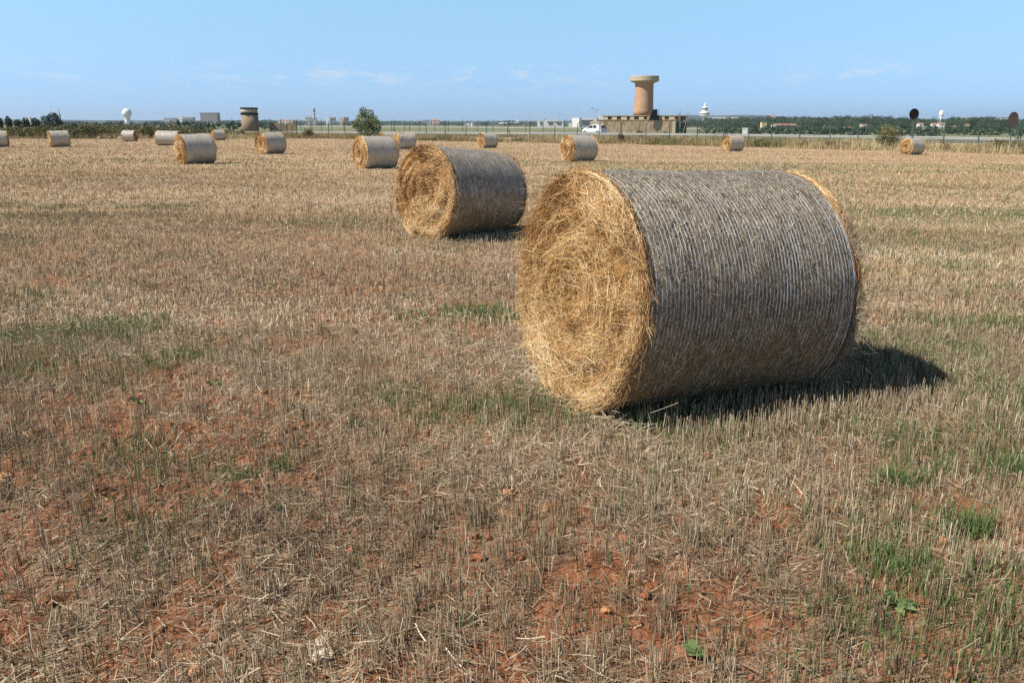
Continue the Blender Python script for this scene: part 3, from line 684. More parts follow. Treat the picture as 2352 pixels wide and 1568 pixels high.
# round clipped trees at the far left
for k, (px, ytop, w) in enumerate(((4, 272, 8), (22, 270, 13), (43, 276, 15), (62, 271, 15), (84, 272, 17))):
    Y = 150; p = at(px, 300, Y); zt = at(px, ytop, Y).z; zb = at(px, 293, Y).z; p.z = gh(p.x, p.y); r = w / 2 / F_ * Y * 1.05; zc = (zt + zb) / 2 - p.z; rz = (zt - zb) / 2 + .1
    tree('round_tree', p, [(0, 0, zc, r, r, rz), (.1, 0, zc - rz * .35, r * .9, r * .9, rz * .6)], 700, .13, 'pine',
         ['dark round tree cut by the left edge', 'tallest and slimmest of the dark round trees at the left', 'lowest dark round tree, in the middle of the row at the left', 'dark round tree with a white building showing behind it', 'widest dark round tree, last of the row before the larger bush'][k], 'tree', 'row of dark round trees at the left', zc, .06, 20 + k, 2)
p = at(122, 300, 148); p.z = gh(p.x, p.y)
tree('ragged_tree', p, [(-1.0, 0, 1.7, .95, .8, 1.2), (.35, 0, 2.0, 1.2, 1, 1.5), (1.4, 0, 1.5, .7, .7, .8), (.6, 0, 2.7, .6, .6, .7)], 1900, .14, 'pine', 'ragged dark tree at the left with a bare branch rising from it', 'tree', None, 1.2, .1, 31, 4)
o = empty('bare_snag', at(141, 300, 149.5)); o.location.z = gh(o.location.x, o.location.y)
t = MB(); t.tube([(0, 0, 0), (.1, 0, 2.4), (-.05, 0, 4.2)], [.12, .09, .03], 6); t.tube([(.08, 0, 2.2), (-.35, 0, 3.3)], [.06, .02], 5); t.tube([(.1, 0, 2.6), (.3, .1, 3.4)], [.05, .02], 5); t.build('trunk', M['bark_pale'], o)
tag(o, 'bare dead trunk sticking up at the right end of the ragged dark tree', 'dead tree')
# olive thicket along the left field edge
blobs = []
g = random.Random(4)
for k in range(62):
    px = -60 + k * 9.6 + g.uniform(-4, 4); Y = edge_y(at(px, 310, 115).x) + g.uniform(3, 9); q = at(px, 310, Y); z = gh(q.x, Y); top = np.interp(px, [-60, 70, 200, 330, 420, 520], [294, 291, 287, 289, 291, 299])
    h = max(at(px, top + g.uniform(-2, 3), Y).z - z, .7); blobs.append((q.x, Y, z + h * .45, g.uniform(.8, 1.5), 1.2, h * .62))
v, f, r = leaves(blobs, 26000, .13, 9, .6); tag(mesh_np('shrubbery', v, f, M['olive'], None, r), 'dense olive green thicket along the left edge of the field', kind='stuff')
def shrub(px, py, Y, w, h, n, size, m, lab, seed, category='shrub', name='shrub', nb=5):
    p = at(px, py, Y); p.z = gh(p.x, p.y) - .03; g = random.Random(seed); o = empty(name, p)
    bl = [(g.uniform(-.32, .32) * w, g.uniform(-.2, .2) * w, h * g.uniform(.3, .62), w * g.uniform(.22, .34), w * .25, h * g.uniform(.28, .4)) for _ in range(nb)]
    v, f, r = leaves(bl, n, size, seed, .9); mesh_np('foliage', v, f, M[m], o, r)
    t = MB()
    for b in bl: t.tube([(0, 0, 0), (b[0] * .6, b[1] * .6, b[2] * .6), (b[0], b[1], b[2] + b[5] * .7)], [.03, .02, .008], 5)
    t.build('stems', M['bark'], o); tag(o, lab, category, 'shrubs along the verge'); return o
shrub(2036, 346, 82, 3.0, 2.6, 2600, .075, 'weed', 'tall loose weedy shrub before the guard rail, left of the rightmost bale', 51, nb=9)
shrub(1841, 343, 88, 1.5, .75, 600, .07, 'leaf', 'small fresh green bush at the field edge between the two bales on the right', 52)
shrub(1427, 331, 109, 1.0, 1.35, 700, .08, 'brownweed', 'dark brown withered shrub standing up before the guard rail', 53, nb=4)
shrub(2235 + 95, 357, 70, 3.6, 1.5, 1900, .07, 'weed', 'broad dull bush at the right edge of the verge', 54, nb=7)
shrub(2262, 356, 72, 1.9, 1.0, 800, .07, 'dry', 'straw coloured bush just left of the broad dull bush at the right edge', 55)
shrub(700, 318, 133, 2.6, 1.9, 1300, .10, 'weed', 'olive shrub on the verge under the tall striped mast', 56, nb=7)
shrub(555, 322, 136, 1.6, 1.2, 700, .09, 'olive', 'dark olive shrub at the foot of the short round tower, left side', 57)
shrub(1563, 303, 146, 1.2, 1.3, 600, .1, 'leaf', 'small bush at the dark side of the stone building', 58)
shrub(1470, 303, 148, 1.5, 1.25, 700, .1, 'leaf', 'green bush before the stone building, under the tall tower', 59)
shrub(1530, 303, 148, 1.4, 1.2, 600, .1, 'leaf', 'green bush before the right corner of the stone building', 60)
for k, (px, Y, w, h, m, lab) in enumerate(((1500, 106, 2.4, .8, 'brownweed', 'low brown shrub on the verge right of the withered standing shrub'), (1590, 100, 2.6, .9, 'dry', 'tan shrub on the verge below the shaded end wall'), (1745, 91, 2.2, .9, 'weed', 'dull shrub just right of the small bale under the control tower'), (1915, 84, 3.0, .95, 'brownweed', 'wide brown shrub on the verge left of the tall weedy shrub'), (2165, 77, 2.2, .8, 'dry', 'pale tan shrub just right of the rightmost bale'), (1265, 112, 2.4, .7, 'dry', 'tan shrub on the verge left of the lone bale under the car'), (2290, 73, 2.0, 1.2, 'brownweed', 'dark brown shrub between the two bushes at the right edge'))):
    shrub(px, 340, Y, w, h, 900, .07, m, lab, 70 + k, nb=6)
# dry grass of the verge
n = 90000; x = rng.uniform(-75, 75, n); d = rng.uniform(0, 27, n); y = edge_y(x) + d - .5
den = smooth((fbm(x * .22, y * .3, 66, 3) - .36) / .2) * (1 - .45 * d / 24); k = (rng.random(n) < .25 + .75 * den) & (np.abs(x) < .75 * y + 6); x, y, den = x[k], y[k], den[k]; n = len(x)
h = rng.uniform(.35, .95, n) * (.5 + .75 * den); rep = 3
x = np.repeat(x, rep) + rng.normal(0, .12, n * rep); y = np.repeat(y, rep) + rng.normal(0, .12, n * rep); h = np.repeat(h, rep) * rng.uniform(.6, 1.15, n * rep); n = len(x)
v, f = blades(x, y, h, .022 * rng.uniform(.5, 1.3, n), 3, .45)
tint = np.clip(rng.normal(.55, .2, n) + 1.1 * (fbm(x * .12, y * .2, 68, 3) - .5), 0, 1); gr = fbm(x * .3 + 9, y * .3, 69, 3) > .60
nv = len(v) // n; nf = len(f) // n
tag(mesh_np('dry_grass', v, f, [M['dry'], M['weed']], None, np.repeat(tint, nv), np.repeat(gr.astype(np.int32), nf)), 'dry tufted grass of the verge beyond the stubble', kind='stuff')

# ------------------------------------------------------------------ road, guard rail, fences
M['asphalt'] = plain('asphalt', (.10, .10, .10), .9, .2, .2, 2); M['concrete'] = plain('concrete', (.42, .40, .36), .85, .2, .15, .4)
M['steel'] = plain('galvanised_steel', (.36, .365, .35), .55, .4, .15, 6); M['postgreen'] = plain('green_fence_paint', (.045, .10, .085), .6, .3, .2, 6); M['wire'] = plain('fence_wire', (.16, .24, .22), .5, .4, .1, 4)
RP = [(p.x, p.y, p.z) for p in (at(px, py, Y) for px, py, Y in ((560, 302, 150), (760, 302.5, 139), (1050, 303.5, 127), (1360, 305, 118.5), (1680, 307.5, 109), (1970, 311.5, 101), (2200, 314.5, 95), (2345, 317.5, 91), (2600, 322, 85)))]
RP = np.array(RP)
seg = np.concatenate([[0], np.cumsum(np.linalg.norm(np.diff(RP[:, :2], axis=0), axis=1))])
def railpt(s): return np.array([np.interp(s, seg, RP[:, k]) for k in range(3)])
# kerb-high road bed behind the rail
ss = np.linspace(-60, seg[-1] + 80, 90); V = []
for s in ss:
    s0 = min(max(s, 0), seg[-1]); p = railpt(s0); q = railpt(min(s0 + 1, seg[-1])) - railpt(max(s0 - 1, 0)); q[2] = 0; q /= np.linalg.norm(q); p = p + q * (s - s0); nn = np.array([-q[1], q[0]])
    if nn[1] < 0: nn = -nn
    zr = p[2] - .80
    for off, dz in ((-1.2, -.9), (.2, 0), (1.4, .06), (10.6, .22), (12, .12), (15, -1.1)): V.append((p[0] + nn[0] * off, p[1] + nn[1] * off, zr + dz))
i = np.arange(len(ss) * 6).reshape(-1, 6)
Fq = np.stack([i[:-1, :-1], i[1:, :-1], i[1:, 1:], i[:-1, 1:]], -1)
mi = np.tile([1, 1, 0, 1, 1], len(ss) - 1)
M['shoulder'] = plain('dusty_shoulder', (.34, .28, .19), .95, .15, .25, .8)
tag(mesh_np('road', V, Fq.reshape(-1, 4), [M['asphalt'], M['shoulder']], None, None, mi), kind='structure')
rail = empty('guard_rail', tuple(RP[4])); O = RP[4]
prof = [(0, .0), (-.05, -.03), (-.08, -.08), (-.04, -.13), (-.01, -.155), (-.04, -.18), (-.08, -.23), (-.05, -.28), (0, -.31), (.02, -.28), (.02, -.03)]
V = []; ss = np.arange(0, seg[-1], 2.)
for s in ss:
    p = railpt(s) - O; q = railpt(s + .5) - railpt(s - .5); q[2] = 0; q /= max(np.linalg.norm(q), 1e-6); nn = np.array([-q[1], q[0]]); nn = nn if nn[1] > 0 else -nn
    V += [(p[0] + nn[0] * a, p[1] + nn[1] * a, p[2] + b) for a, b in prof]
i = np.arange(len(V)).reshape(-1, len(prof)); j = np.roll(i, -1, 1)
mesh_np('rail_beam', V, np.stack([i[:-1], i[1:], j[1:], j[:-1]], -1).reshape(-1, 4), M['steel'], rail)
for s in np.arange(1.5, seg[-1] - 1, 3.6):
    p = railpt(s) - O; MB().box((p[0], p[1] + .10, p[2] - .45), (.12, .09, 1.0)).box((p[0], p[1] + .03, p[2] - .16), (.10, .06, .22)).build('rail_post', M['steel'], rail)
tag(rail, 'long galvanised guard rail along the road beyond the dry verge', 'guard rail')

def fence(pts, spacing, height, lab, seed, lean=.05, r=.058):
    P = np.array(pts); sg = np.concatenate([[0], np.cumsum(np.linalg.norm(np.diff(P, axis=0), axis=1))]); O = P[len(P) // 2]; O = np.array([O[0], O[1], gh(*O)])
    f = empty('wire_fence', tuple(O)); g = random.Random(seed); pos = []
    s = .5
    while s < sg[-1]:
        x, y = np.interp(s, sg, P[:, 0]), np.interp(s, sg, P[:, 1]); z = gh(x, y); b = np.array([x, y, z]) - O
        lx, ly = g.gauss(0, lean), g.gauss(0, lean); h = height * g.uniform(.96, 1.03)
        t = b + np.array([lx, ly, h]); e = t + np.array([.28, -.12, .33])
        m = MB(); m.tube([b - np.array([0, 0, .2]), t, e], [r, r, r * .9], 6)
        if g.random() < .16: m.tube([b + np.array([.9, .5, 0]), b * .35 + t * .65], [r * .8, r * .8], 6)
        m.build('fence_post', M['postgreen'], f); pos.append((b, t, e)); s += spacing * g.uniform(.9, 1.1)
    w = MB()
    for (b0, t0, e0), (b1, t1, e1) in zip(pos[:-1], pos[1:]):
        for a in np.linspace(.03, .98, 8): w.tube([b0 + (t0 - b0) * a, b1 + (t1 - b1) * a], [.004, .004], 3, cap=False)
        for a in (.3, .65, .98): w.tube([t0 + (e0 - t0) * a, t1 + (e1 - t1) * a], [.004, .004], 3, cap=False)
        for a in np.linspace(0, 1, 16)[:-1]:
            q0, q1 = b0 + (b1 - b0) * a, t0 + (t1 - t0) * a; w.tube([q0, q1], [.0025, .0025], 3, cap=False)
    w.build('wire_mesh', M['wire'], f); tag(f, lab, 'fence', 'wire fences along the road')
def xy(px, Y): p = at(px, 300, Y); return (p.x, p.y)
fence([xy(640, 140), xy(780, 134), xy(1050, 121), xy(1360, 112), xy(1700, 102), xy(1960, 92), xy(2200, 82), xy(2380, 76), xy(2700, 66)], 3.3, 2.35, 'nearer wire fence with leaning green posts, in front of the guard rail', 3, .10)
fence([xy(600, 190), xy(900, 165), xy(1200, 150), xy(1500, 143), xy(1800, 139), xy(2100, 136), xy(2420, 132)], 3.4, 2.45, 'farther wire fence with straight green posts, beyond the road', 8, .03)

# ------------------------------------------------------------------ white car on the road
def car(loc, rz):
    paint, nt, b = mat('white_paint', .25, .5); b.inputs['Base Color'].default_value = (.80, .81, .82, 1); b.inputs['Coat Weight'].default_value = .6
    glass, nt, b = mat('car_glass', .08, .6); b.inputs['Base Color'].default_value = (.012, .016, .018, 1)
    tyre = plain('tyre_rubber', (.02, .02, .02), .9); red, nt, b = mat('tail_lamp_red', .2, .5); b.inputs['Base Color'].default_value = (.45, .02, .015, 1)
    rim = plain('wheel_rim', (.5, .5, .52), .35, .5, .1, 5, .6); lampm, nt, b = mat('headlamp', .1, .6); b.inputs['Base Color'].default_value = (.7, .72, .74, 1)
    c = empty('car', loc, rz)                                  # front towards +x
    # stations along x: (x, half width low, z bottom, z shoulder, half width roof, z top)
    S = [(1.82, .52, .30, .52, .45, .60), (1.74, .70, .24, .64, .62, .78), (1.35, .80, .22, .82, .66, .98), (.95, .82, .22, .90, .66, 1.08), (.35, .83, .22, .93, .60, 1.45), (-.25, .83, .22, .94, .60, 1.545), (-.95, .83, .22, .95, .58, 1.50), (-1.40, .82, .24, .95, .55, 1.40), (-1.72, .76, .28, .92, .58, 1.02), (-1.80, .64, .34, .80, .50, .88)]
    V = []; n = 10
    for x, w, zb, zs, wr, zt in S: V += [(x, -w * .86, zb), (x, -w, zb + .18), (x, -w, zs), (x, -wr, zt - .05), (x, -wr * .7, zt), (x, wr * .7, zt), (x, wr, zt - .05), (x, w, zs), (x, w, zb + .18), (x, w * .86, zb)]
    i = np.arange(len(S) * n).reshape(-1, n); Fq = [tuple(int(q) for q in (i[a, k], i[a, (k + 1) % n], i[a + 1, (k + 1) % n], i[a + 1, k])) for a in range(len(S) - 1) for k in range(n)] + [tuple(int(q) for q in i[0]), tuple(int(q) for q in i[-1][::-1])]
    m = MB(); m.add(V, Fq); body = m.build('body', paint, c, True)
    bv = body.modifiers.new('bevel', 'BEVEL'); bv.width = .03; bv.segments = 2; bv.limit_method = 'ANGLE'
    def pane(name, pts, th=.012):
        m = MB(); pts = [Vector(p) for p in pts]; nn = (pts[1] - pts[0]).cross(pts[2] - pts[0]).normalized(); k = len(pts)
        m.add([p + nn * th for p in pts] + [p - nn * th for p in pts], [tuple(range(k)), tuple(range(k, 2 * k))[::-1]] + [(a, a + k, (a + 1) % k + k, (a + 1) % k) for a in range(k)]); return m.build(name, glass, c)
    for s in (-1, 1):
        pane('side_window', [(.72, s * .80, .98), (.30, s * .655, 1.36), (-.22, s * .64, 1.43), (-.22, s * .825, .99)]); pane('side_window', [(-.32, s * .825, .99), (-.32, s * .64, 1.43), (-.85, s * .635, 1.40), (-1.05, s * .815, 1.02)])
        h = MB().box((1.66, s * .55, .68), (.16, .24, .14)).build('headlight', lampm, c); MB().box((-1.68, s * .69, .90), (.14, .13, .34)).build('tail_light', red, c)
        MB().box((.62, s * .91, 1.0), (.12, .16, .11)).build('wing_mirror', paint, c)
        for x in (1.15, -1.18):
            w = MB(); w.tube([(x, s * .66, .30), (x, s * .86, .30)], [.30, .30], 20); w = w.build('wheel', tyre, c); r = MB(); r.tube([(x, s * .80, .30), (x, s * .868, .30)], [.19, .18], 14); r.build('rim', rim, w)
    pane('windscreen', [(.90, -.60, 1.08), (.90, .60, 1.08), (.38, .54, 1.42), (.38, -.54, 1.42)]); pane('rear_window', [(-1.44, -.50, 1.365), (-1.44, .50, 1.365), (-1.71, .54, 1.04), (-1.71, -.54, 1.04)], .03)
    MB().box((-1.80, 0, .48), (.10, 1.2, .16)).build('rear_bumper', paint, c); MB().box((-1.822, 0, .70), (.02, .5, .11)).build('number_plate', plain('plate_white', (.7, .7, .68)), c)
    c.scale = (1, 1, .93)
    tag(c, 'white hatchback with dark windows on the road behind the guard rail', 'car'); return c
p = at(1365, 305, 127); car((p.x, p.y, at(1365, 283.6, 127).z - 1.60), math.radians(137))

# ------------------------------------------------------------------ towers and the stone building
def stonemat(name, a, b_, scale, mortar=None, brick=None):
    m, nt, b = mat(name, .92, .15); p = coords(nt); f = noise(nt, p, scale, 6, .65); f2 = noise(nt, p, scale * .18, 4)
    c = mix(nt, f, a, b_); c = mix(nt, ramp(nt, f2, [(.40, (0, 0, 0)), (.66, (.7, .7, .7))]), c, tuple(x * .62 for x in b_))
    if mortar:
        v = N(nt, 'ShaderNodeTexVoronoi', Scale=brick); v.feature = 'DISTANCE_TO_EDGE'; nt.links.new(p, v.inputs['Vector']); c = mix(nt, ramp(nt, v.outputs['Distance'], [(.02, (1, 1, 1)), (.09, (0, 0, 0))]), c, mortar)
        v2 = N(nt, 'ShaderNodeTexVoronoi', Scale=brick); nt.links.new(p, v2.inputs['Vector']); c = mix(nt, .55, c, mix(nt, v2.outputs['Color'], (.14, .10, .06), (.50, .40, .27)))
    nt.links.new(c, b.inputs['Base Color']); bump(nt, b, f, .7, .04); return m
M['sandstone'] = stonemat('sandstone', (.36, .21, .125), (.58, .38, .25), 1.4); M['rubble'] = stonemat('rubble_stone', (.16, .105, .062), (.36, .25, .15), 3, (.12, .08, .05), 1.5)
M['cream'] = stonemat('worn_plaster', (.38, .32, .235), (.58, .50, .385), 1.5); M['darkmetal'] = plain('dark_metal', (.014, .016, .018), .85, .1, .2, 5)
M['shadewall'] = plain('wall_shade_paint', (.035, .033, .026), .9, .2, .3, 2)
p = at(1467, 302, 162); gz_ = gh(p.x, p.y); ry = math.radians(24)
bld = empty('stone_building', (p.x, p.y, gz_)); bld.rotation_euler = (0, 0, -ry)
zt = at(1467, 265.5, 162).z - gz_; Wd, Dp = 14.2, 8.5
MB().box((0, Dp / 2, zt * .38), (Wd, Dp, zt * .76 + .0)).build('rubble_wall', M['rubble'], bld)
ch = zt * .24; m = MB(); m.box((0, Dp / 2, zt * .76 + .09), (Wd + .16, Dp + .16, .18)); m.box((0, Dp / 2, zt - .07), (Wd + .2, Dp + .2, .14))
m.build('cornice', M['rubble'], bld)
m = MB(); g = random.Random(3); x = -Wd / 2
while x < Wd / 2 - .3:                                         # upper course: pale piers and dark recessed slots
    w = g.uniform(.8, 1.3); w = min(w, Wd / 2 - x); m.box((x + w / 2, .32, zt * .76 + .18 + (ch - .32) / 2), (w, .64, ch - .32)); x += w + g.uniform(.6, 1.0)
m.build('parapet_pier', M['cream'], bld)
MB().box((0, Dp / 2 + .10, zt * .76 + .18 + (ch - .32) / 2), (Wd - .1, Dp - .36, ch - .325)).build('parapet_back', plain('brown_rubble', (.19, .125, .075), .95), bld)
MB().box((Wd / 2 - .4, -.06, zt * .36), (.55, .12, zt * .72)).build('corner_quoin', M['cream'], bld)
MB().box((Wd / 2 + .02, Dp / 2 + .1, zt * .49), (.06, Dp - .2, zt * .98)).build('shaded_end_wall', M['shadewall'], bld)  # thin panel with the shade of the sunless end painted into its colour
MB().box((-Wd / 2 - 1.3, 2.0, zt * .36), (2.6, 4, zt * .72)).box((-Wd / 2 - 2.2, 2.2, zt * .78), (.8, .8, zt * .2)).build('annex', M['cream'], bld)
tag(bld, 'long low rubble stone building with a shaded end wall, carrying the tall round tower', 'building')
ctr = bld.location + Matrix.Rotation(-ry, 3, 'Z') @ Vector((0, 4.2, 0)); d = 164.5
tp = at(1477, 274, d); base = at(1477, 273, d).z; topz = at(1477, 175.2, d).z; H_ = topz - base; r = 20.5 / F_ * d
tw = empty('stone_tower', (tp.x, d, gz_ + zt)); dz = base - (gz_ + zt); H_ = topz - (gz_ + zt)
MB().lathe([(r * 1.07, -.02), (r * 1.05, H_ * .12), (r * 1.01, H_ * .40), (r * .985, H_ * .62), (r * .975, H_ * .78), (r * .985, H_ * .80), (r * 1.03, H_ * .82), (r * 1.12, H_ * .838)], 48).build('shaft', M['sandstone'], tw, True)
MB().lathe([(r * 1.12, H_ * .836), (r * 1.34, H_ * .850), (r * 1.50, H_ * .868), (r * 1.54, H_ * .875), (r * 1.54, H_ * .985), (r * 1.51, H_), (r * 1.30, H_), (r * 1.28, H_ * .95)], 48).build('tower_head', M['cream'], tw)
sx = r * 1.2
m = MB(); m.add([(a, -4.7 + d_, z_) for d_ in (0, .7) for a, z_ in ((.37, -.86), (2.05, -.86), (1.85, 1.07), (1.15, 1.07))], [(0, 1, 2, 3), (7, 6, 5, 4), (0, 3, 7, 4), (1, 5, 6, 2), (3, 2, 6, 7), (0, 4, 5, 1)])
m.build('dark_wedge', M['darkmetal'], tw); MB().tube([(2.2, -4.4, -.86), (2.2, -4.4, 1.1), (1.85, -4.4, 1.1)], [.05, .05, .05], 6).build('hand_rail', M['darkmetal'], tw)  # solid dark wedge without treads, set before the building front
tag(tw, 'tall round sandstone tower with a wide flared head', 'tower')
# short round tower on the left
d = 168; p = at(576, 303, d); p.z = gh(p.x, p.y); t = empty('round_tower', p); r = 18.2 / F_ * d; hz = at(576, 247.5, d).z - p.z; z1 = at(576, 263, d).z - p.z
M['towerstone'] = stonemat('tower_stone', (.20, .145, .10), (.36, .27, .19), 2.0)
MB().lathe([(r * 1.02, -.3), (r, z1)], 40).build('shaft', M['towerstone'], t, True); MB().lathe([(r * 1.08, z1), (r * 1.08, z1 + .22)], 40).build('ledge', M['darkmetal'], t)
MB().lathe([(r * .98, z1 + .22), (r * .98, hz - .24)], 40).build('upper_band', M['cream'], t, True); MB().lathe([(r * 1.05, hz - .24), (r * 1.07, hz), (r * .9, hz), (r * .9, hz - .15)], 40).build('rim', M['darkmetal'], t)
tag(t, 'short round stone tower with dark rims and a pale upper band', 'tower')
# ruined wall right of it
p = at(652, 303, 170); p.z = gh(p.x, p.y); t = empty('ruined_wall', p); m = MB(); g = random.Random(9); x = -2.5
while x < 2.6:
    w = g.uniform(.35, .7); m.box((x, g.uniform(-.06, .06), 1.0), (w, .6, 2.0 + g.uniform(-.5, .35))); x += w * .98
m.build('masonry', M['rubble'], t); tag(t, 'broken low stone wall between the short round tower and the bushy tree', 'wall')

# ------------------------------------------------------------------ road signs seen from behind
def sign(px, ytop, ybot, Y, w, lab, mm, yaw):
    a = at(px, ytop, Y); b = at(px, ybot, Y); r = (a.z - b.z) / 2; gz0 = gh(a.x, Y); o = empty('road_sign', (a.x, Y, gz0), yaw); zc = (a.z + b.z) / 2 - gz0
    m = MB(); n = 28; R = [(r, -.02), (r * .97, .0), (r, .02)]
    m.add([(r * math.cos(2 * PI * k / n) * w, -.02, zc + r * math.sin(2 * PI * k / n)) for k in range(n)] + [(r * math.cos(2 * PI * k / n) * w, .02, zc + r * math.sin(2 * PI * k / n)) for k in range(n)], [tuple(range(n))[::-1], tuple(range(n, 2 * n))] + [(k, (k + 1) % n, (k + 1) % n + n, k + n) for k in range(n)]); m.build('sign_plate', M[mm], o)
    MB().tube([(0, .07, -.2), (0, .07, zc + r * .8)], [.035, .035], 8).build('post', M['bark'], o); MB().box((0, .05, zc), (r * 1.2, .05, .05)).build('bracket', M['steel'], o); tag(o, lab, 'sign', 'round road signs seen from behind')
M['signback'] = plain('brown_sign_back', (.010, .007, .006), .8, .1, .3, 4); M['signgrey'] = plain('rusty_sign_edge', (.04, .024, .018), .7, .3, .3, 4)
sign(2101, 249.5, 275.5, 93, .82, 'dark brown round sign back rising over the pines above the rightmost bale', 'signback', math.radians(-14))
sign(2330, 257, 292, 86, .62, 'tall oval rusty sign back near the right edge', 'signgrey', math.radians(-34))

# ------------------------------------------------------------------ radar dome, control tower, masts
M['white'] = plain('white_coating', (.78, .78, .77), .5, .3, .04, .3); M['winband'] = plain('dark_glazing', (.06, .08, .10), .2, .5, .2, .5)
d = 880; p = at(295, 293, d); p.z = float(hill0(p.x, p.y)); t = empty('radar_tower', p); rb = 9.9 / F_ * d; zc = at(295, 260, d).z - p.z
MB().lathe([(rb * .66, -1), (rb * .60, zc * .4), (rb * .56, zc - rb * .7), (rb * .75, zc - rb * .62)], 32).build('column', M['white'], t, True)
MB().lathe([(rb * math.sin(a), zc - rb * math.cos(a)) for a in np.linspace(.5, PI - .02, 20)], 36).build('radome', M['white'], t, True)
tag(t, 'white radar dome on a thick column above the thicket on the left', 'radar tower')
d = 1600; p = at(1617, 289, d); p.z = float(hill0(p.x, p.y)); t = empty('control_tower', p); k = d / F_
H_ = at(1617, 231, d).z - p.z; y_ = lambda yy: at(1617, yy, d).z - p.z
MB().lathe([(5.2 * k, -1), (4.6 * k, y_(273)), (5.0 * k, y_(270.5))], 28).build('shaft', M['white'], t, True)
MB().lathe([(5 * k, y_(270.5)), (10.5 * k, y_(266)), (11 * k, y_(263.5))], 36).build('lower_ring', M['white'], t)
MB().lathe([(10.4 * k, y_(263.5)), (10.4 * k, y_(261))], 36).build('window_band', M['winband'], t); MB().lathe([(11 * k, y_(261)), (10.8 * k, y_(258)), (6 * k, y_(256))], 36).build('upper_ring', M['white'], t)
MB().lathe([(6 * k, y_(256)), (6.3 * k, y_(251.5))], 28).build('cab', plain('tower_cab_stone', (.62, .50, .40)), t); MB().lathe([(5.9 * k, y_(251.5)), (6.4 * k, y_(248.5))], 28).build('cab_glazing', M['winband'], t)
MB().lathe([(6.8 * k, y_(248.5)), (6.3 * k, y_(246.5)), (2.4 * k, y_(244.5)), (2 * k, y_(239)), (.5 * k, y_(237)), (.35 * k, H_)], 20).build('roof', M['white'], t)
tag(t, 'white airport control tower with a ringed bowl and pointed top, right of the stone tower', 'control tower')
LAMP = plain('lamp_mast_grey', (.42, .44, .46), .5, .3, .1, .5)
def mast(px, yt, d, lab):
    p = at(px, 292, d); p.z = float(hill0(p.x, p.y)); o = empty('lamp_mast', p); h = at(px, yt, d).z - p.z; k = d / F_
    MB().tube([(0, 0, -.5), (0, 0, h)], [.32 * k, .22 * k], 8).build('pole', LAMP, o); MB().box((0, 0, h), (2.2 * k, .6 * k, .9 * k)).build('lamp_head', LAMP, o); tag(o, lab, 'lamp mast', 'thin lamp masts on the airfield')
for px, yt, lab in ((1192, 264.5, 'leftmost thin lamp mast standing alone over the airfield'), (1214, 261, 'taller lamp mast second from the left over the airfield'), (1222, 267, 'short lamp mast just right of a taller one'),
                    (1237, 259, 'lamp mast over the left end of the white hangars'), (1252, 259.5, 'lamp mast over the middle of the first white hangar'), (1267, 258.5, 'tallest lamp mast, over the right end of the first hangar'), (1283, 259.5, 'rightmost lamp mast, left of the white block')): mast(px, yt, 900, lab)
def flock(px, py, lab):
    d = 900; p = at(px, 292, d); p.z = float(hill0(p.x, p.y)); o = empty('floodlight_mast', p); h = at(px, py, d).z - p.z; k = d / F_
    MB().tube([(0, 0, -.5), (0, 0, h)], [.14 * k, .10 * k], 6).build('pole', LAMP, o); MB().box((0, 0, h), (7 * k, 1 * k, 2.6 * k)).build('lamp_panel', plain('lamp_panel_grey', (.36, .38, .42)), o); tag(o, lab, 'floodlight mast', 'floodlight masts left of the stone tower')
flock(1360, 250, 'floodlight mast with the higher and smaller lamp panel, left of the stone tower'); flock(1369.5, 253.5, 'floodlight mast with the lower lamp panel, nearest the stone tower')
d = 700; p = at(724, 292, d); p.z = float(hill0(p.x, p.y)); o = empty('striped_mast', p); h = at(724, 249.5, d).z - p.z; k = d / F_
MB().tube([(0, 0, -.5), (0, 0, h * .8)], [1.4 * k, 1.2 * k], 8).build('pole', plain('mast_pink', (.45, .33, .30)), o); MB().box((0, 0, h * .9), (3.4 * k, 3 * k, h * .2)).box((.3 * k, 0, h * .68), (3.2 * k, 3 * k, h * .06)).box((0, 0, h * .5), (3 * k, 3 * k, h * .05)).build('antenna', plain('mast_dark', (.10, .10, .12)), o)
tag(o, 'dark topped reddish antenna mast beside a small white building, left of the bushy tree', 'mast')
o = empty('thin_pole', at(574 - 0 + 0, 300, 175)); o.location = at(535, 300, 165); o.location.z = gh(o.location.x, o.location.y); MB().tube([(0, 0, 0), (0, 0, at(535, 270, 165).z - o.location.z)], [.06, .04], 6).box((0, 0, 2.2), (.3, .1, .15)).build('pole', M['postgreen'], o); tag(o, 'thin green pole just left of the short round tower', 'pole')
# two bare saplings by the stone building
for k_, (px, top, ln, lab) in enumerate(((1562, 259, -1, 'bare sapling with a forked top, left of its pair beside the stone building'), (1580, 262, 1, 'leaning bare sapling, right one of the pair beside the stone building'))):
    Y = 150; o = empty('bare_sapling', at(1563 + 4 * k_, 302, Y)); o.location.z = gh(o.location.x, Y); q = at(px, top, Y) - o.location; t = MB(); g = random.Random(60 + k_)
    t.tube([(0, 0, 0), q * .5 + Vector((.05 * ln, 0, .1)), q], [.06, .045, .02], 6)
    t.build('trunk', M['bark_pale'], o); t = MB()
    for _ in range(34): a = q * g.uniform(.55, 1); b = a + Vector((g.gauss(0, .55), g.gauss(0, .4), g.uniform(.15, .95))); t.tube([a, (a + b) / 2 + Vector((0, 0, .06)), b], [.018, .014, .008], 4)
    t.build('twigs', M['bark_pale'], o); tag(o, lab, 'sapling', 'bare saplings beside the stone building')

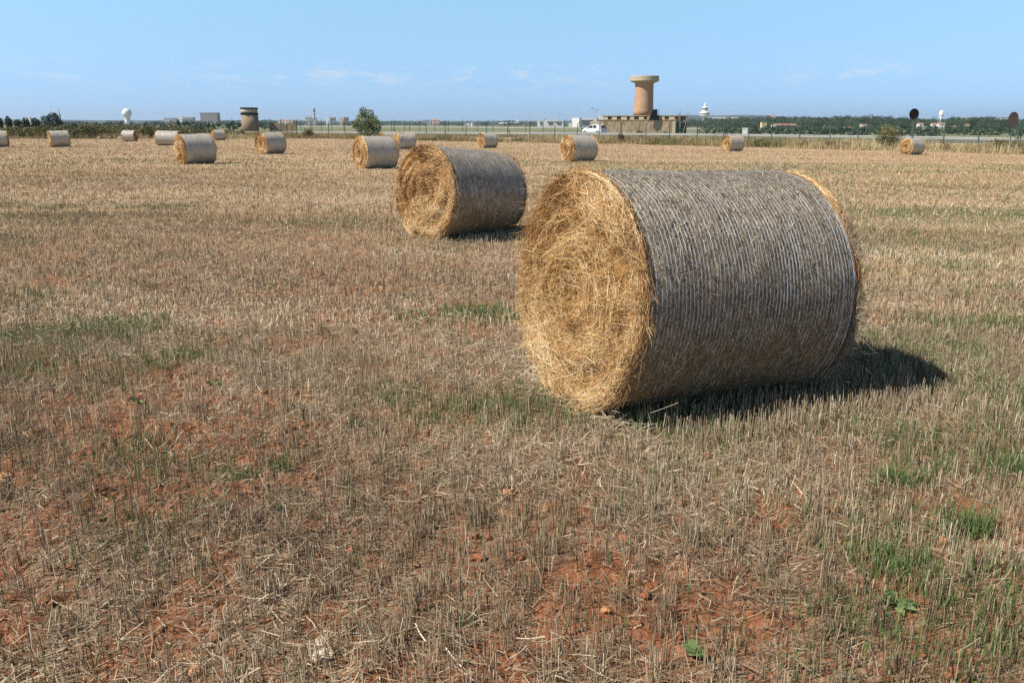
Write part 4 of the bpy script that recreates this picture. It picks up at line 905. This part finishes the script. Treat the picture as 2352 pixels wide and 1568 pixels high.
# ------------------------------------------------------------------ distant buildings
def facade(name, c): return plain(name, c, .8, .2, .06, .1)
FW = facade('white_render', (.76, .75, .73)); FG = facade('grey_render', (.34, .35, .37)); FP = facade('pink_render', (.62, .45, .40)); FB = facade('brown_grey_cladding', (.25, .23, .22)); FO = facade('ochre_render', (.66, .52, .34)); FR = facade('tile_roof', (.46, .25, .16)); FD = plain('window_glass_dark', (.08, .09, .11), .3, .5)
def house(px0, px1, yt, yb, d, wm, lab, cat_='building', roof='flat', depth=.7, rows=0, cols=0, rz=0., group=None):
    a = at(px0, yt, d); b = at(px1, yb, d); w = b.x - a.x; h0 = float(hill0((a.x + b.x) / 2, d)); h = a.z - h0; o = empty('building', ((a.x + b.x) / 2, d, h0), rz); dp = max(w * depth, 3)
    hw = h if roof == 'flat' else h * .82
    MB().box((0, dp / 2, hw / 2 - .5), (w, dp, hw + 1)).build('wall', wm, o); m = MB(); e = .02 * w + .1
    if roof == 'flat': m.box((0, dp / 2, h + .12), (w + e, dp + e, .24)); m.build('roof', wm, o)
    elif roof == 'gable':
        y0, y1 = -e, dp + e; x0, x1 = -w / 2 - e, w / 2 + e; m.add([(x0, y0, hw), (x1, y0, hw), (x1, y1, hw), (x0, y1, hw), (x0, dp / 2, h), (x1, dp / 2, h)], [(0, 1, 5, 4), (2, 3, 4, 5), (0, 4, 3), (1, 2, 5), (3, 2, 1, 0)]); m.build('roof', FR, o)
    else:
        n = 10; vs = []
        for y in (-e, dp + e): vs += [((k / n - .5) * (w + 2 * e), y, hw + (h - hw) * math.sin(PI * k / n) + .02) for k in range(n + 1)]
        m.add(vs, [(k, k + 1, n + 2 + k, n + 1 + k) for k in range(n)] + [tuple(range(n + 1)), tuple(range(n + 1, 2 * n + 2))[::-1], (0, n + 1, 2 * n + 1, n)]); m.build('roof', FW, o)
    for i_ in range(rows):
        for j_ in range(cols): MB().box(((j_ + .5) / cols * w - w / 2, -.02 * h, (i_ + .6) / rows * hw * .95), (w / cols * .5, .05 * h, hw / rows * .42)).build('window', FD, o)
    tag(o, lab, cat_, group); return o
far = 'far buildings on the skyline'
house(459, 500, 259.5, 280, 1500, FB, 'big plain grey block standing on the skyline left of the short round tower', depth=.5, group=far)
house(408, 420, 268, 279, 2000, FW, 'small bright white block left of the big grey block', group=far); house(376, 406, 271.5, 279, 2200, FG, 'low pale grey building stretching left of the small white block', group=far); house(422, 444, 269.5, 279, 2200, FG, 'low bluish building right of the small white block', rows=1, cols=5, group=far)
house(638, 672, 275, 284, 900, FW, 'white low building with a reddish roof behind the broken stone wall', roof='gable', group=far); house(700, 714, 268, 282, 1100, FW, 'white tower block with window rows beside the antenna mast', rows=3, cols=3, group=far)
house(716, 727, 272, 282, 1150, FG, 'dark low block behind the antenna mast', group=far)
house(748, 757, 269, 279, 1800, FW, 'bright white block left of the bushy tree', group=far); house(758, 770, 270, 279, 1850, FG, 'greyish block with a white top next to the bright white block', rows=2, cols=3, group=far)
house(779, 790, 271, 279, 1800, FP, 'pink block at the left side of the bushy tree', group=far); house(790, 800, 269.5, 279, 1900, FB, 'dark reddish block touching the bushy tree', rows=2, cols=3, group=far)
house(56, 70, 271, 282, 600, FW, 'white building peeping out behind the round trees at the left', group=far)
house(970, 990, 276, 282, 1500, FG, 'dim grey building on the skyline right of the bushy tree', group=far); house(992, 1010, 274.5, 282, 1400, FP, 'dim pinkish house on the skyline right of the grey one', roof='gable', group=far); house(1068, 1078, 283, 287.5, 1300, FW, 'small white speck of a hut on the airfield', 'hut')
air = 'airport buildings'
house(1236, 1294, 275.5, 289, 820, FW, 'long white hangar with dark openings left of the car', roof='barrel', rows=1, cols=3, depth=.4, group=air); house(1234.5, 1240, 276, 289, 800, FW, 'narrow white slab at the left end of the long hangar', group=air); house(1247, 1256, 275, 288.5, 800, FW, 'white boxy door housing in front of the long hangar', group=air)
house(1313, 1331, 271.5, 287, 810, FW, 'tall white box with a shaded side right of the long hangar', rz=-.5, group=air); house(1307, 1315, 283, 288, 800, FW, 'small low white shed at the foot of the tall white box', group=air)
house(1331, 1392, 272, 288, 860, FG, 'wide pale grey terminal hall behind the car', roof='barrel', rows=1, cols=2, depth=.4, group=air); house(1376, 1384, 265, 275, 900, FW, 'slim pale stair tower above the grey terminal hall', group=air)
house(1627, 1672, 268.2, 274, 1700, FW, 'long white terminal roof right of the control tower', rows=1, cols=8, depth=.2, group=air); house(1682, 1694, 269, 275, 1600, FO, 'small tan block between the terminal and the pines', group=air)
house(1770, 1783, 266, 272, 1500, FW, 'white gabled hut roof on the skyline over the pines', roof='gable'); house(2310 - 90, 2312, 269.5, 276, 1400, FW, 'long white roofline over the pines at the right edge', rows=1, cols=7, depth=.2)
d = 1400; p = at(2159, 290, d); p.z = float(hill0(p.x, d)); o = empty('water_tank', p); k = d / F_; h = at(2159, 254, d).z - p.z
MB().lathe([(2.2 * k, -1), (2.2 * k, h * .5), (4.2 * k, h * .6)], 20).build('leg', M['white'], o, True); MB().lathe([(4.2 * k, h * .6), (4.6 * k, h * .72), (4.5 * k, h * .95), (3.2 * k, h)], 24).build('tank', M['white'], o, True); tag(o, 'white cylindrical tank rising over the pines left of the oval sign', 'water tank')
ov = 'houses among the pines'
house(1781, 1829, 284.5, 295, 470, FO, 'wide ochre farmhouse among the pines, above the small green bush', roof='gable', rows=1, cols=4, group=ov); house(1750, 1760, 282, 297, 460, FO, 'narrow ochre tower house left of the wide farmhouse', group=ov); house(1704, 1717, 296.5, 304, 200, facade('cabinet_grey', (.5, .52, .5)), 'white electrical cabinet with a dark side at the road', 'cabinet', rz=-.6)
house(1941, 1968, 291.5, 301, 460, FO, 'pale ochre gabled barn left of the weedy shrub', roof='gable', group=ov); house(1980, 1991, 286, 294, 480, FP, 'small pinkish house right above the pale barn', group=ov)
house(2112, 2121, 282.5, 292, 470, FW, 'bright little house right of the dark brown sign', roof='gable', group=ov); house(2118, 2144, 292, 301, 450, FO, 'low ochre ruin wall under the bright little house', depth=.3, group=ov); house(2143, 2157, 283, 292, 470, FW, 'white gabled house in the middle of the right pines', roof='gable', group=ov); house(2158, 2172, 282, 293, 460, FW, 'brightest white house, right of the gabled one', roof='gable', group=ov)
house(2178, 2189, 297.5, 305, 430, FO, 'tiny tan hut below the white houses', group=ov); house(2191, 2203, 289, 297, 450, FP, 'reddish hut right of the white houses', roof='gable', group=ov); house(2219, 2227, 285, 292, 480, FO, 'lone tan speck of a house among the right pines', roof='gable', group=ov)
house(2330, 2344, 300, 308, 400, FW, 'small white house low at the right edge', roof='gable', group=ov)

# aircraft far out on the apron
d = 1500; p = at(1166, 289, d); p.z = float(hill0(p.x, d)); o = empty('airliner', p, math.radians(-10)); k = 1.0
MB().tube([(-17, 0, 3.2), (-15, 0, 3.4), (-9, 0, 3.5), (9, 0, 3.5), (15, 0, 3.9), (19, 0, 4.4)], [.3, 1.3, 1.9, 1.9, 1.2, .3], 14).build('fuselage', M['white'], o, True)
m = MB(); m.add([(14, -.2, 4.6), (18.6, -.2, 4.6), (19.6, -.2, 9.6), (17.6, -.2, 9.6), (14, .2, 4.6), (18.6, .2, 4.6), (19.6, .2, 9.6), (17.6, .2, 9.6)], [(0, 1, 2, 3), (7, 6, 5, 4), (0, 3, 7, 4), (1, 5, 6, 2), (3, 2, 6, 7), (0, 4, 5, 1)]); m.build('tail_fin', M['white'], o)
m = MB()
for s in (-1, 1): m.add([(-2, s * 1.5, 2.8), (3, s * 1.5, 2.8), (7, s * 16, 3.6), (5.5, s * 16, 3.6), (-2, s * 1.5, 3.1), (3, s * 1.5, 3.1), (7, s * 16, 3.75), (5.5, s * 16, 3.75)], [(0, 1, 2, 3), (7, 6, 5, 4), (0, 3, 7, 4), (1, 5, 6, 2), (3, 2, 6, 7), (0, 4, 5, 1)])
m.build('wing', M['white'], o)
for x_, y_k in ((-12, 0), (2, 2.4), (2, -2.4)): MB().tube([(x_, y_k, 2.2), (x_, y_k, .3)], [.15, .15], 6).tube([(x_, y_k - .3, .5), (x_, y_k + .3, .5)], [.5, .5], 10).build('landing_gear', M['darkmetal'], o)
tag(o, 'white airliner with its tail fin up, far out on the airfield', 'aircraft')
p = at(1083, 291, 600); p.z = float(hill0(p.x, p.y)); o = empty('marker_board', p); MB().box((0, 0, 1.6), (1.2, .2, 2.6)).build('board', M['white'], o); MB().box((0, 0, .2), (.2, .15, 1)).build('leg', M['darkmetal'], o); tag(o, 'small white marker board on the airfield right of the bushy tree', 'marker')
# white lumps and low sloping roof at the left field edge
for px, s, lab in ((228, .24, 'left one of three white lumps lying before the thicket'), (252, .30, 'middle and largest of three white lumps lying before the thicket'), (276, .27, 'right one of three white lumps lying before the thicket')):
    p = at(px, 320, 117); o = rock_mesh('white_sack', s, 300 + px, M['stone_white'], .6); o.location = (p.x, p.y, gh(p.x, p.y) + s * .4); tag(o, lab, 'sack', 'white lumps before the thicket')
o = empty('rusty_bar', at(233, 320, 120)); o.location.z = gh(o.location.x, 120); MB().tube([(-1.6, 0, .15), (1.2, 0, .55), (3.0, .2, .2)], [.05, .06, .05], 6).build('bar', plain('rust_red', (.35, .10, .05)), o); tag(o, 'bent rusty red bar lying behind the white lumps', 'bar')
p = at(30, 305, 124); o = empty('sloping_shed', (p.x, p.y, gh(p.x, p.y)), 0); m = MB(); m.add([(-2.6, 0, .6), (2.3, 0, 1.45), (2.3, 2, 1.45), (-2.6, 2, .6), (-2.6, 0, .45), (2.3, 0, 1.3), (2.3, 2, 1.3), (-2.6, 2, .45)], [(0, 1, 2, 3), (7, 6, 5, 4), (0, 4, 5, 1), (1, 5, 6, 2), (2, 6, 7, 3), (3, 7, 4, 0)]); m.build('roof', M['darkmetal'], o)
MB().box((0, 1, .3), (4.4, 1.6, .9)).build('wall', M['bark'], o); tag(o, 'low shed with a dark sloping roof in the thicket at the left edge', 'shed')

# ------------------------------------------------------------------ airfield, pine wood, hills
V = []; xs_ = np.linspace(-150, 330, 60)
for x_ in xs_: V += [(x_, 520 + .02 * x_, float(hill0(x_, 520)) + .02), (x_, 650 + .02 * x_, float(hill0(x_, 640)) + .02)]
i = np.arange(len(V)).reshape(-1, 2); tag(mesh_np('runway', V, np.stack([i[:-1, 0], i[1:, 0], i[1:, 1], i[:-1, 1]], -1), M['concrete']), kind='structure')
bl = []; g = random.Random(12)
for k in range(430):
    px = g.uniform(1565, 2560); Y = 500 + 260 * g.random() ** 1.3 if px > 1650 else g.uniform(620, 900)
    q = at(px, 295, Y); z = float(hill0(q.x, Y)); top = np.interp(px, [1560, 1640, 1700, 1760, 1810, 1900, 1990, 2060, 2110, 2200, 2350, 2560], [280, 275, 272.5, 271, 270.5, 271, 267.5, 270.5, 274, 271.5, 276, 276])
    f_ = (Y - 500) / 260; h = (at(px, top - 3.5 + g.uniform(-2.5, 4) + 6 * (1 - min(f_, 1)), Y).z - z); h = max(h, 2.5); r_ = g.uniform(2.2, 4.4); bl.append((q.x, Y, z + h * .55, r_ * 1.15, r_, h * .5))
for k in range(330):
    px = g.uniform(1620, 2560); Y = 190 + 300 * g.random(); q = at(px, 295, Y); z = float(hill0(q.x, Y)); h = max(at(px, g.uniform(290, 296) - 4 * smooth((Y - 330) / 150), Y).z - z, .8); bl.append((q.x, Y, z + h * .45, g.uniform(1.5, 3.2), 2, h * .62))
v, f, r = leaves(bl, 90000, .50, 15, .55); tag(mesh_np('pine_wood', v, f, M['pine'], None, r), 'dark green pine wood along the right skyline', kind='stuff')
bl = []
for k in range(260):                                          # scrub and trees across the plain on the left and middle
    px = g.uniform(-80, 1300); Y = g.uniform(900, 2300); q = at(px, 290, Y); z = float(hill0(q.x, Y)); h = g.uniform(3, 7.5); bl.append((q.x, Y, z + h * .45, g.uniform(5, 16), 6, h * .55))
for k in range(46):
    px = g.uniform(150, 640); Y = g.uniform(240, 420); q = at(px, 290, Y); z = float(hill0(q.x, Y)); h = g.uniform(1.2, 2.6); bl.append((q.x, Y, z + h * .4, g.uniform(2, 6), 3, h * .55))
v, f, r = leaves(bl, 30000, .9, 16, .6); tag(mesh_np('far_woods', v, f, M['pine'], None, r), 'hazy dark woods across the plain on the left skyline', kind='stuff')
hp = [(-1100, 12), (0, 10.5), (250, 8.5), (500, 9), (800, 8), (1250, 7.5), (1400, 10), (1520, 19), (1600, 21.5), (1750, 19.5), (1850, 15), (1950, 12), (2352, 10), (3400, 12)]
az = np.linspace(-1.0, 1.0, 260); dist = np.array([4300, 4900, 5600, 6400, 7400]); hs = np.array([0, .72, 1.0, .9, 0])
V = []
for dd, hh in zip(dist, hs):
    pxs = 1176 + np.tan(az) * F_ * 1.033
    z = np.interp(pxs, [a for a, b in hp], [b for a, b in hp]) * .936 * dd / F_ * hh * (.90 + .2 * fbm(az * 26 + dd, az * 0 + dd, 8, 4)) + (-3 if hh == 0 else 0)
    V.append(np.stack([dd * np.sin(az) / np.cos(az) * np.cos(az), dd * np.cos(az), z + HCAM * (hh > 0)], -1))
V = np.concatenate(V); i = np.arange(len(V)).reshape(5, -1)
M['hill'] = plain('wooded_hills', (.035, .055, .034), .95, .1, .4, .01)
tag(mesh_np('hills', V, np.stack([i[:-1, :-1], i[:-1, 1:], i[1:, 1:], i[1:, :-1]], -1).reshape(-1, 4), M['hill'], smooth_=True), kind='structure')

# ------------------------------------------------------------------ air
hm = bpy.data.materials.new('haze_air'); hm.use_nodes = True; nt = hm.node_tree; nt.nodes.remove(nt.nodes['Principled BSDF'])
pv = N(nt, 'ShaderNodeVolumePrincipled'); pv.inputs['Color'].default_value = (.72, .84, 1, 1); pv.inputs['Density'].default_value = HAZE; pv.inputs['Anisotropy'].default_value = 0.2; nt.links.new(pv.outputs[0], nt.nodes['Material Output'].inputs['Volume'])
hz = MB().box((0, 4300, 52), (18400, 10200, 118)).build('haze', hm); tag(hz, 'thin blue haze over the plain', kind='stuff')

# ------------------------------------------------------------------ light, sky, camera
EL, AZ = math.radians(48), math.radians(21)
sd = Vector((-math.cos(AZ) * math.cos(EL), -math.sin(AZ) * math.cos(EL), math.sin(EL)))
sl = bpy.data.lights.new('sun', 'SUN'); sl.energy = SUN; sl.angle = math.radians(.53); sl.color = (1, .93, .82); so = bpy.data.objects.new('sun', sl); COL.objects.link(so); so.rotation_euler = sd.to_track_quat('Z', 'Y').to_euler(); so.location = (-30, -10, 40)
w = bpy.data.worlds.new('World'); scene.world = w; w.use_nodes = True; nt = w.node_tree; bg = nt.nodes['Background']
sky = nt.nodes.new('ShaderNodeTexSky'); sky.sky_type = 'NISHITA'; sky.sun_disc = False; sky.sun_elevation = EL; sky.sun_rotation = math.atan2(sd.x, sd.y); sky.air_density = 1.0; sky.dust_density = .3; sky.ozone_density = 2.2; sky.altitude = 0
tc = nt.nodes.new('ShaderNodeTexCoord'); sp = nt.nodes.new('ShaderNodeSeparateXYZ'); nt.links.new(tc.outputs['Generated'], sp.inputs[0])
cb = nt.nodes.new('ShaderNodeCombineXYZ'); nt.links.new(sp.outputs[0], cb.inputs[0]); nt.links.new(sp.outputs[1], cb.inputs[1])
nt.links.new(math_(nt, 'ADD', math_(nt, 'MULTIPLY', sp.outputs[2], .9), .17), cb.inputs[2])
nrm = nt.nodes.new('ShaderNodeVectorMath'); nrm.operation = 'NORMALIZE'; nt.links.new(cb.outputs[0], nrm.inputs[0]); nt.links.new(nrm.outputs[0], sky.inputs[0])
tint = ramp(nt, sp.outputs[2], [(0, SKY0), (.06, SKY1), (.15, SKY2), (.30, (.34, .34, .34)), (.9, (.30, .30, .30))])
vm = nt.nodes.new('ShaderNodeVectorMath'); vm.operation = 'MULTIPLY'; nt.links.new(sky.outputs[0], vm.inputs[0]); nt.links.new(tint, vm.inputs[1])
vs_ = nt.nodes.new('ShaderNodeVectorMath'); vs_.operation = 'SCALE'; vs_.inputs['Scale'].default_value = 2.0; nt.links.new(vm.outputs[0], vs_.inputs[0]); c = vs_.outputs[0]
# thin broken cloud low over the horizon
mp = nt.nodes.new('ShaderNodeMapping'); mp.inputs['Scale'].default_value = (15, 15, 60); nt.links.new(tc.outputs['Generated'], mp.inputs[0])
n1 = noise(nt, mp.outputs[0], 1.6, 6, .6); n2 = noise(nt, tc.outputs['Generated'], 6, 2)
band = ramp(nt, sp.outputs[2], [(.036, (0, 0, 0)), (.050, (1, 1, 1)), (.056, (1, 1, 1)), (.072, (0, 0, 0))])
msk = math_(nt, 'MULTIPLY', math_(nt, 'MULTIPLY', ramp(nt, n1, [(.50, (0, 0, 0)), (.68, (1, 1, 1))]), ramp(nt, n2, [(.44, (.1, .1, .1)), (.58, (1, 1, 1))])), band)
c = mix(nt, math_(nt, 'MULTIPLY', msk, .6), c, (6.2, 6.7, 7.4))
nt.links.new(c, bg.inputs[0]); bg.inputs[1].default_value = SKYS
cam = bpy.data.cameras.new('camera'); co = bpy.data.objects.new('camera', cam); COL.objects.link(co); scene.camera = co
cam.sensor_width = 36; cam.lens = F_ / 2352 * 36; cam.clip_end = 30000; cam.clip_start = .05; co.location = (0, 0, HCAM); co.rotation_euler = (PI / 2 - TH, 0, 0)
scene.view_settings.view_transform = 'Standard'; scene.view_settings.look = 'None'; scene.view_settings.exposure = EXPO; scene.view_settings.gamma = 1
scene.render.engine = 'CYCLES'; cy = scene.cycles; cy.max_bounces = 6; cy.diffuse_bounces = 3; cy.glossy_bounces = 2; cy.transmission_bounces = 2; cy.volume_bounces = 0; cy.use_denoising = DENOISE
